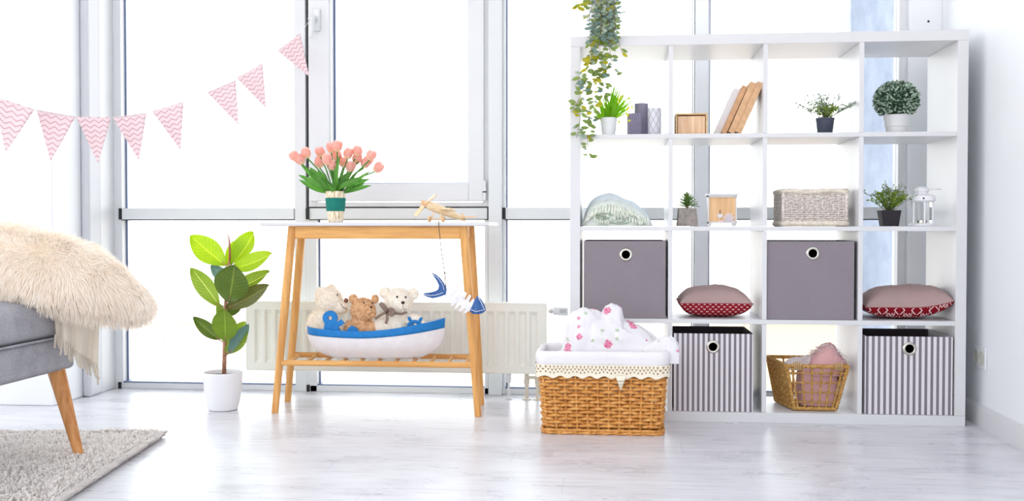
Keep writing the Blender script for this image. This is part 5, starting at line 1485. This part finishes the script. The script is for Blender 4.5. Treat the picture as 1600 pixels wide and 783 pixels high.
# ------------------------------------------------------------------ sofa
SOFG = NT('grey_upholstery'); co = SOFG.coord(); n1 = SOFG.noise(co, 520, 2); n2 = SOFG.noise(co, 16, 3)
SOFG.base(SOFG.ramp(SOFG.math('ADD', SOFG.math('MULTIPLY', n1, .75), SOFG.math('MULTIPLY', n2, .25)), [(0.35, (138, 138, 146)), (0.65, (182, 182, 188))]), 0.95, 0.15).bump(n1, 0.4, 0.001); SOFG = SOFG.m
XF = -1.755
sofa = thing('sofa', 'grey upholstered sofa end with tapered wooden leg, at the left edge', 'sofa', (-2.2, 2.7, 0))
def soft_box(name, lo, hi, r, mat, parent, puff=0.0, seg=6):
    m = MB(); n = 14; L_, H_ = lo, hi
    c = Vector([(lo[i] + hi[i]) / 2 for i in range(3)]); h = Vector([(hi[i] - lo[i]) / 2 for i in range(3)])
    def face(ax, sg):
        b, d = [(1, 2), (2, 0), (0, 1)][ax]
        def fn(u, v):
            p = Vector((0, 0, 0)); p[ax] = sg * h[ax]; p[b] = (2*u - 1) * h[b] * sg; p[d] = (2*v - 1) * h[d]
            inner = Vector([max(-(h[i] - r), min(h[i] - r, p[i])) for i in range(3)]); q = p - inner
            if q.length > 1e-9: q = q.normalized() * r
            o = inner + q
            if puff:
                o.z += (puff if o.z > 0 else 0) * max(0, 1 - (o.x / h.x) ** 4) * max(0, 1 - (o.y / h.y) ** 4) * (1 if o.z > 0 else 0)
            return c + o
        return fn
    for ax in range(3):
        for sg in (-1, 1): m.grid(face(ax, sg), 36, 36 if ax != 2 else 36)
    return m.build(name, mat, parent, smooth=180)
MB().box((-2.65, 1.75, 0.285), (XF, 3.30, 0.394)).build('seat_base', SOFG, sofa, smooth=40, bevel=0.018, seg=5)
soft_box('seat_cushion', (-2.65, 1.75, 0.396), (XF + 0.010, 3.315, 0.505), 0.035, SOFG, sofa, puff=0.025)
m = MB(); ps = []
for k in range(60):
    x, y, nx, ny = rrect((XF - 2.65) / 2, (1.75 + 3.30) / 2, (XF + 2.65) / 2 + .004, (3.30 - 1.75) / 2 + .003, 0.03, k / 60); ps.append((x, y, 0.395))
m.ring(ps, 0.004, 6); m.build('piping', SOFG, sofa, smooth=180)
LEGW = wood('oak_leg', (176, 112, 56), (214, 152, 92), 'z', 16, 0.4)
ft = at_z(123.5, 711, 0.022); tpp = at(104, 572, 3.22)
for (f_, t_) in ((ft, Vector((-1.787, 3.235, 0.287))), (Vector((-1.735, 1.84, 0.022)), Vector((-1.84, 1.90, 0.287))), (Vector((-2.62, 3.22, 0.002)), Vector((-2.54, 3.18, .287))), (Vector((-2.62, 1.84, 0.002)), Vector((-2.54, 1.9, .287)))):
    m = MB(); m.tube([f_.lerp(t_, k / 6) for k in range(7)], [0.0150 + 0.0125 * k / 6 for k in range(7)], 20); m.build('leg', LEGW, sofa, smooth=60)

# ------------------------------------------------------------------ knitted throw with fringe
THR = fabric('cream_knit_throw', (240, 230, 216), scale=260, bump=0.6, transl=0.2)
throw = thing('throw_blanket', 'cream knitted throw with tasselled fringe hanging over the sofa corner', 'throw', at(120, 500, 3.22))
top_l = [(84, 470, 3.13), (100, 470, 3.15), (118, 470, 3.18), (138, 470, 3.24), (155, 470, 3.28)]
bot_l = [(88, 524, 3.135), (103, 534, 3.15), (118, 548, 3.18), (134, 560, 3.23), (152, 572, 3.27)]
def mixl(L, u):
    q = u * (len(L) - 1); i = min(int(q), len(L) - 2); f_ = q - i
    return tuple(L[i][k] * (1 - f_) + L[i+1][k] * f_ for k in range(3))
def thr(u, v):
    a, b = mixl(top_l, u), mixl(bot_l, u)
    x, y, Y = (a[0]*(1-v) + b[0]*v, a[1]*(1-v) + b[1]*v, a[2]*(1-v) + b[2]*v)
    return at(x, y, Y - 0.02 + 0.012 * math.sin(u * 17 + v) * (0.3 + v * .7))
MB().grid(thr, 48, 24).build('knitted_cloth', THR, throw, smooth=180, solid=0.006)
rnd = random.Random(9)
for i in range(19):
    u = i / 18; a = thr(u, 0.97); L = rnd.uniform(0.045, 0.062) * (0.8 + .3 * u); sw = rnd.uniform(-.006, .010)
    m = MB()
    for q in range(3):
        ph = 2*PI*q/3; pts = []
        for k in range(9):
            t = k / 8; an = ph + t * 9
            pts.append(a + Vector((sw * t * t + 0.012 * t * (u - .3) + 0.0018 * math.cos(an), 0.0018 * math.sin(an) - 0.003, -L * t)))
        m.tube(pts, [0.0026 - 0.0010 * k / 8 for k in range(9)], 6)
    m.build('tassel', THR, throw, smooth=180)

# ------------------------------------------------------------------ fluffy cushion
FURM = NT('long_cream_pile'); uvn = FURM.noise(FURM.coord(), 40, 2)
FURM.base(FURM.ramp(uvn, [(0.3, (250, 238, 224)), (0.7, (254, 248, 240))]), 0.85, 0.15); FURM.translucent((254, 246, 236), 0.35); FURM = FURM.m
FURC = plain('cream_cushion_cloth', (246, 234, 220), 0.95, 0.1)
PC = at(84, 423, 3.14)
Ax = Vector((0.94, 0.10, -0.29)).normalized(); Nn = Vector((0.12, -0.62, 0.77)); Nn = (Nn - Ax * Nn.dot(Ax)).normalized(); Bx = Nn.cross(Ax)
pil = thing('fluffy_cushion', 'big fluffy cream long-pile cushion lying on the sofa corner', 'cushion', PC)
pa_, pb_, ph_ = 0.308, 0.128, 0.076
def psurf(sg):
    def fn(u, v):
        x, y = 2*u - 1, 2*v - 1
        e = max(0.0, (1 - abs(x) ** 2.6) * (1 - abs(y) ** 2.6)) ** 0.5
        px = x * pa_ * math.sqrt(1 - 0.42 * y * y); py = y * pb_ * math.sqrt(1 - 0.5 * x * x) * (1 - 0.5 * max(0, x) ** 2)
        # sag: the free end droops, the face is gently dented
        dr = -0.030 * max(0, x) ** 2
        return PC + Ax * px + Bx * py + Nn * (sg * ph_ * e) + Vector((0, 0, dr)) + Nn * (0.012 * noise.noise(Vector((x * 2, y * 2, sg))))
    return fn
MB().grid(psurf(1), 30, 30).build('cushion_body', FURC, pil, smooth=180); MB().grid(psurf(-1), 30, 30).build('cushion_body', FURC, pil, smooth=180)
rnd = random.Random(14)
V_, F_ = [], []
fT, fB = psurf(1), psurf(-1)
for i in range(24000):
    top = i % 4 != 0; f = fT if top else fB
    if rnd.random() < .25:
        e_ = rnd.random(); u, v = rnd.choice([(rnd.uniform(0, .05), e_), (rnd.uniform(.95, 1), e_), (e_, rnd.uniform(0, .05)), (e_, rnd.uniform(.95, 1))])
    else: u, v = rnd.random(), rnd.random()
    p = f(u, v); e = 0.01; p1 = f(min(1, u + e), v) - f(max(0, u - e), v); p2 = f(u, min(1, v + e)) - f(u, max(0, v - e))
    n_ = p1.cross(p2)
    if n_.length < 1e-12: continue
    n_ = n_.normalized() * (1 if top else -1)
    cen = (p - PC).normalized()
    q_ = noise.noise_vector(p * 14) * 0.9
    d = (n_ * 0.55 + cen * 0.45 + Vector((0.15, 0, -0.55)) + q_ * .8 + Vector((rnd.uniform(-.35, .35), rnd.uniform(-.35, .35), rnd.uniform(-.35, .35)))).normalized()
    L = rnd.uniform(0.018, 0.034); w = rnd.uniform(0.0008, 0.0014); sd = d.cross(Vector((0.2, -1, 0.3))).normalized() * w
    o = len(V_)
    for k, ww in ((0, 1.0), (.5, .9), (1, .15)):
        c_ = p + n_ * 0.001 + d * (L * k) + Vector((0, 0, -0.010 * k * k)); V_.append(tuple(c_ - sd * ww)); V_.append(tuple(c_ + sd * ww))
    F_ += [(o, o+1, o+3, o+2), (o+2, o+3, o+5, o+4)]
m = MB(); m.v = V_; m.f = F_; m.mi = [0] * len(F_)
m.build('long_pile', FURM, pil, smooth=180)['kind'] = 'stuff'

# ------------------------------------------------------------------ bunting
BU = NT('pale_pink_chevron_card'); o_ = BU.xyz(BU.coord('UV'))
tri = BU.math('ABSOLUTE', BU.math('SUBTRACT', BU.math('FRACT', BU.math('MULTIPLY', o_['X'], 4.0)), 0.5))
f = BU.math('FRACT', BU.math('ADD', BU.math('MULTIPLY', o_['Y'], 9.0), BU.math('MULTIPLY', tri, 1.2)))
b1 = BU.math('LESS_THAN', f, 0.24)
cc = BU.mix(b1, (244, 224, 228), (214, 176, 184)); BU.base(cc, 0.9, 0.2); BU.translucent(cc, 0.2); BU = BU.m
flags = [((-13,149),(54,171),(9,237),3.30),((57,171),(118,182),(79,252),3.42),((119,182),(174,183),(153,255),3.62),((176,183),(229,176),(217,251),3.82),((237,174),(287,159),(282,234),4.02),
         ((323,144),(368,125),(373,196),4.22),((369,122),(410,99),(416,169),4.34),((433,79),(469,52),(483,119),4.50)]
bun = thing('bunting', 'string of pale pink chevron pennants hung across the left window', 'bunting', at(150, 183, 3.7))
CORD = plain('white_cord', (240, 238, 240), 0.9)
cord = []
for (a, b, c, Y) in flags:
    P0, P1, P2 = at(a[0], a[1], Y - 0.02), at(b[0], b[1], Y + 0.03), at(c[0], c[1], Y - 0.01)
    m = MB(); vs, uvs, fs = [], [], []; n = 10
    nrm = (P1 - P0).cross(P2 - P0).normalized()
    for j in range(n + 1):
        v = j / n
        for i in range(n + 1):
            s_ = i / n
            p = (P0.lerp(P1, s_)) * (1 - v) + P2 * v + nrm * (0.006 * math.sin(s_ * PI) * (1 - v)) + nrm * 0.004 * math.sin(v * 3 + a[0])
            vs.append(p); uvs.append((0.5 + (s_ - 0.5) * (1 - v), v))
    for j in range(n):
        for i in range(n): fs.append((j*(n+1)+i, j*(n+1)+i+1, (j+1)*(n+1)+i+1, (j+1)*(n+1)+i))
    m.add(vs, fs, uvs); m.build('pennant', BU, bun, smooth=180, solid=0.0012)
    cord += [P0 + Vector((0, -.001, -0.002)), P0.lerp(P1, .5) + nrm * .006, P1 + Vector((0, -.001, -0.002))]
hp = Vector((hd.x - 0.008, SY - 0.05, hd.z - 0.006))
m = MB(); m.tube(cord + [hp], 0.0011, 5); m.ring([hp + Vector((0.018 * math.cos(a), 0.004 + 0.010 * math.sin(a) , 0)) for a in [2*PI*k/14 for k in range(14)]], 0.0011, 5)
m.build('cord', CORD, bun, smooth=180)

# ------------------------------------------------------------------ toy boat
BY = 4.262
xa, xb = at(477, 513, BY - .05).x, at(694, 500, BY - .02).x
ZK = 0.2125
def rimz(x): # x 0..1
    return 0.3365 - 0.014 * math.sin(min(1, x / 0.55) * PI / 2) + 0.050 * max(0, (x - 0.35) / 0.65) ** 1.8
boat = thing('toy_boat', 'white toy boat with a blue rim on the lower rack of the console table', 'toy boat', ((xa + xb) / 2, BY, ZK))
def hull(x, side, d, off=0.0):
    """x 0..1 along, d 0 rim .. 1 keel, side -1 towards the room"""
    d0_ = d; d = max(0.0, d)
    zr = rimz(x) - min(0, d0_) * 0.12; z = zr + (ZK - zr) * d
    # ends draw in towards the keel
    e0 = 0.16 * d ** 4.5 + .015 * d; e1 = 0.17 * d ** 5.0 + .02 * d
    xx = xa + (xb - xa) * (e0 + (1 - e0 - e1) * x)
    beam = 0.098 * (1 - abs(2*x - 1) ** 5) ** 0.5 if x < 0.5 else 0.098 * (1 - (2*x - 1) ** 2.2) ** 0.75
    beam = max(beam, 0.022 * (1 - x) * (x < .02))
    beam *= (1 - 0.55 * d ** 2.5)
    return Vector((xx, BY + side * (beam + off), z))
def strip(m, d0, d1, off, nd=8, nx=60):
    for sd in (-1, 1):
        m.grid(lambda u, v: hull(0.5 - 0.5 * math.cos(PI * u), sd, d0 + (d1 - d0) * v, off), nx, nd)
WB_ = plain('white_painted_wood', (238, 236, 240), 0.55, 0.4, 0.02, 30); BB_ = plain('bright_blue_paint', (20, 122, 196), 0.5, 0.4, 0.05, 50)
m = MB(); strip(m, 0.0, 1.0, 0.0, 22)
# flat keel closing
m.grid(lambda u, v: hull(0.5 - 0.5 * math.cos(PI * u), -1, 1.0).lerp(hull(0.5 - 0.5 * math.cos(PI * u), 1, 1.0), v), 60, 4)
hl = m.build('hull', WB_, boat, smooth=180, solid=0.005)
m = MB(); strip(m, -0.01, 0.24, 0.0035, 4); m.build('blue_rim', BB_, boat, smooth=60, solid=0.004)
m = MB(); m.grid(lambda u, v: hull(0.5 - 0.5 * math.cos(PI * u), -1, 0.86, -.003).lerp(hull(0.5 - 0.5 * math.cos(PI * u), 1, 0.86, -.003), v), 50, 4); m.build('inner_floor', WB_, boat, smooth=60)
ZD = rimz(.5) + (ZK - rimz(.5)) * 0.86

# ------------------------------------------------------------------ teddy bears
def plush_mat(name, c, c2):
    t = NT(name); f = t.noise(t.coord(), 90, 3); t.base(t.ramp(f, [(0.32, c2), (0.62, c)]), 0.95, 0.1).bump(f, 0.6, 0.004); return t.m
def bear(name_label, Yb, blobs, mat, matfur, seed, fur_n=5200, fl=0.0065):
    """blobs: (px, py, dY, rx_px, rz_px, ry_m)"""
    s = mpp(Yb); c = at(blobs[0][0], 540, Yb)
    t = thing('teddy_bear', name_label, 'teddy bear', (c.x, Yb, ZD + .002))
    m = MB(); E_ = []
    for (px, py, dY, rx, rz_, ry) in blobs:
        ce = at(px, py, Yb + dY); rad = (rx * s, ry, rz_ * s)
        if ce.z - rad[2] < ZD + .003: 
            lo = ZD + .003; hi = ce.z + rad[2]; ce.z = (lo + hi) / 2; rad = (rad[0], rad[1], (hi - lo) / 2)
        E_.append((ce, rad)); m.ell(ce, rad, n=24, k=14)
    o = m.build('body', mat, t, smooth=180)
    r = o.modifiers.new('one_surface', 'REMESH'); r.mode = 'VOXEL'; r.voxel_size = 0.0032; r.use_smooth_shade = True
    sm = o.modifiers.new('soften', 'SMOOTH'); sm.factor = 0.6; sm.iterations = 6
    rnd = random.Random(seed); V_, F_ = [], []; cnt = 0
    areas = [r_[0] * r_[2] + r_[1] * r_[2] for _, r_ in E_]; tot = sum(areas)
    for (ce, rad), ar_ in zip(E_, areas):
        for i in range(int(fur_n * ar_ / tot)):
            z = rnd.uniform(-1, 1); a = rnd.uniform(0, 2*PI); q = math.sqrt(1 - z*z)
            n_ = Vector((q * math.cos(a), q * math.sin(a), z)); p = ce + Vector((n_.x * rad[0], n_.y * rad[1], n_.z * rad[2]))
            if any(sum(((p[k] - c2[k]) / r2[k]) ** 2 for k in range(3)) < 0.97 for c2, r2 in E_): continue
            nn = Vector((n_.x / rad[0], n_.y / rad[1], n_.z / rad[2])).normalized()
            d = (nn + Vector((rnd.uniform(-.6, .6), rnd.uniform(-.6, .6), rnd.uniform(-.8, .4))) + noise.noise_vector(p * 60) * .8).normalized()
            L = fl * rnd.uniform(.6, 1.2); w = 0.0008; sd = d.cross(Vector((0.1, -1, 0.2))).normalized() * w
            o_ = len(V_); p = p - nn * .001
            V_ += [tuple(p - sd), tuple(p + sd), tuple(p + d * L + sd * .2), tuple(p + d * L - sd * .2)]; F_.append((o_, o_+1, o_+2, o_+3))
    m = MB(); m.v = V_; m.f = F_; m.mi = [0] * len(F_); m.build('fur', matfur, t, smooth=180)['kind'] = 'stuff'
    return t, E_
CRM = plush_mat('cream_plush', (254, 244, 230), (240, 224, 202)); TAN = plush_mat('tan_plush', (234, 190, 148), (200, 148, 106)); IVO = plush_mat('ivory_plush', (254, 248, 238), (242, 230, 212))
BRN = plain('brown_nose', (134, 84, 66), 0.5); DKB = plain('dark_brown_thread', (58, 38, 34), 0.6); EYE = plain('black_glass_eye', (20, 16, 16), 0.1)
Y1 = 4.285
t1, _ = bear('cream teddy bear in profile at the left end of the toy boat', Y1, [(503,510,0,25,28,.050),(514,469,-.005,22,21,.045),(532,481,-.010,13,11,.028),(503,460,-.030,11,12,.012),(518,452,.025,8,8,.012),(488,512,-.030,10,16,.022),(522,516,-.04,10,13,.020)], CRM, CRM, 1)
sY = Y1 - .012
MB().ell(at(541, 469.5, sY), (0.010, 0.014, 0.0095), Matrix.Rotation(.5, 3, 'Y')).build('nose', BRN, t1, smooth=180)
MB().tube([at(532, 474, Y1 - .0385), at(536, 480, Y1 - .037), at(542, 483, Y1 - .029)], 0.0012, 6).build('mouth', DKB, t1, smooth=180)
MB().ell(at(527.5, 460.5, Y1 - .037), (0.0032, 0.0032, 0.004)).build('eye', EYE, t1, smooth=180)
Y2 = 4.255
t2, _ = bear('tan teddy bear, smallest and middle of the three in the toy boat', Y2, [(563,514,0,19,22,.042),(567,485,-.005,19.5,20,.042),(578,489,-.038,10,9,.016),(552,467,0,7.5,7.5,.012),(586,467,.01,6,7,.012),(546,514,-.02,9,14,.018),(580,516,-.02,9,14,.018)], TAN, TAN, 2, fl=0.006)
MB().ell(at(580, 480, Y2 - .058), (0.0055, 0.004, 0.004)).build('nose', DKB, t2, smooth=180)
for px, py, dy in ((568.5, 473, -.042), (582, 473.5, -.036)): MB().ell(at(px, py, Y2 + dy), (0.0036, 0.003, 0.0034)).build('eye', EYE, t2, smooth=180)
MB().tube([at(580, 483, Y2 - .056), at(580, 489, Y2 - .056), at(575, 493, Y2 - .053)], 0.0008, 5).build('mouth', DKB, t2, smooth=180)
Y3 = 4.275
t3, _ = bear('ivory teddy bear with a striped brown ribbon bow in the toy boat', Y3, [(614,511,0,24,26,.048),(623,470,-.005,23,20.5,.046),(629,477,-.040,10.5,9,.018),(602,457.5,0,9.5,9.5,.012),(645,459.5,0,9.5,9.5,.012),(594,512,-.03,12,16,.022),(646,500,-.02,14,9,.020),(655,507,-.03,10,9,.018)], IVO, IVO, 3)
MB().ell(at(629.5, 473, Y3 - .062), (0.0075, 0.005, 0.0062)).build('nose', DKB, t3, smooth=180)
for px, py, dy in ((620.5, 464, -.051), (634, 464.5, -.048)): MB().ell(at(px, py, Y3 + dy), (0.0042, 0.0035, 0.0042)).build('eye', EYE, t3, smooth=180)
MB().tube([at(629.5, 476, Y3 - .060), at(629.5, 482, Y3 - .060), at(634, 484, Y3 - .056)], 0.0008, 5).build('mouth', DKB, t3, smooth=180)
RIB = NT('striped_brown_ribbon'); o_ = RIB.xyz(RIB.coord('UV')); RIB.base(RIB.mix(RIB.math('GREATER_THAN', RIB.math('FRACT', RIB.math('MULTIPLY', o_['X'], 3.0)), 0.7), (82, 58, 52), (206, 180, 160)), 0.6); RIB = RIB.m
def ribbon(m, pts, w, Yo):
    P3 = [at(x, y, Y3 + Yo + dy) for x, y, dy in pts]
    def fn(u, v):
        q = v * (len(P3) - 1); i = min(int(q), len(P3) - 2); p = P3[i].lerp(P3[i+1], q - i); d = (P3[i+1] - P3[i]).normalized(); sd = d.cross(Vector((0, -1, 0))).normalized()
        return p + sd * ((2*u - 1) * w * .5)
    m.grid(fn, 4, 16)
m = MB(); Yr = -0.064
ribbon(m, [(604,487,0),(596,477,-.004),(594,474,-.008),(601,479,-.012),(605,487,-.003)], 0.014, Yr)
ribbon(m, [(604,487,0),(610,483,-.004),(616,486,-.010),(613,493,-.008),(605,488,-.002)], 0.014, Yr)
ribbon(m, [(604,487,0),(595,492,-.004),(586,498,-.002)], 0.011, Yr); ribbon(m, [(604,488,0),(605,497,-.004),(603,506,0)], 0.011, Yr)
ribbon(m, [(606,487,0),(618,490,-.002),(628,491,.002),(636,488,.010)], 0.009, Yr + .004)
m.ell(at(604.5, 487.5, Y3 + Yr - .003), (0.006, 0.004, 0.006), n=12, k=8)
m.build('ribbon_bow', RIB, t3, smooth=180, solid=0.001)

# blue anchor and ship's wheel
AYY = 4.183
anc = thing('toy_anchor', 'small bright blue wooden anchor leaning on the cream bear in the toy boat', 'toy anchor', at(520, 520, AYY))
def ringpoly(m, cx, cy, ro, ri, Y, t_, n=28):
    vs = []
    for yy in (Y - t_, Y + t_):
        for r_ in (ro, ri):
            vs += [at(cx + r_ * math.cos(2*PI*k/n), cy + r_ * math.sin(2*PI*k/n), AYY) + Vector((0, yy - AYY, 0)) for k in range(n)]
    fs = []
    for k in range(n):
        k2 = (k + 1) % n
        fs += [(k, k2, n + k2, n + k), (2*n + k, 3*n + k, 3*n + k2, 2*n + k2), (k, 2*n + k, 2*n + k2, k2), (n + k, n + k2, 3*n + k2, 3*n + k)]
    m.add(vs, fs)
m = MB(); ringpoly(m, 516, 497, 11.5, 3.2, AYY, 0.007)
m.prism(pxpoly([(508,503),(520,507),(533,499),(539,505),(529,511),(534,523),(514,523),(505,523)], AYY), AYY - 0.0068, AYY + 0.0068)
m.build('anchor_body', BB_, anc, smooth=40, bevel=0.001)
m = MB(); m.prism(pxpoly([(538,522),(545,512),(550,508.5),(558,513),(563,523)], AYY), AYY - 0.007, AYY + 0.007); m.build('fluke', BB_, anc, smooth=0, bevel=0.001)
AYY = 4.228
whl = thing('toy_ship_wheel', 'bright blue ship wheel with stubby handles at the right end of the toy boat', 'toy wheel', at(649, 516, AYY))
m = MB(); wc_ = at(648, 514, AYY)
m.ring([wc_ + Vector((0.030 * math.cos(a), 0, 0.030 * math.sin(a))) for a in [2*PI*k/32 for k in range(32)]], 0.0065, 10); m.build('wheel_rim', BB_, whl, smooth=180)
m = MB(); m.tube([wc_ - Vector((0, .009, 0)), wc_ + Vector((0, .009, 0))], 0.012, 20); m.build('hub', BB_, whl, smooth=50)
for k in range(6):
    a = math.radians(58 + 60 * k)
    if math.sin(a) < -0.1: L = 0.026
    else: L = 0.055
    dv = Vector((math.cos(a), 0, math.sin(a)))
    m = MB(); m.tube([wc_, wc_ + dv * 0.036, wc_ + dv * 0.040, wc_ + dv * (L * .9 if L > .04 else .036), wc_ + dv * max(L, .037)], [0.004, 0.004, 0.0062, 0.0066, 0.004], 12); m.build('handle_spoke', BB_, whl, smooth=60)
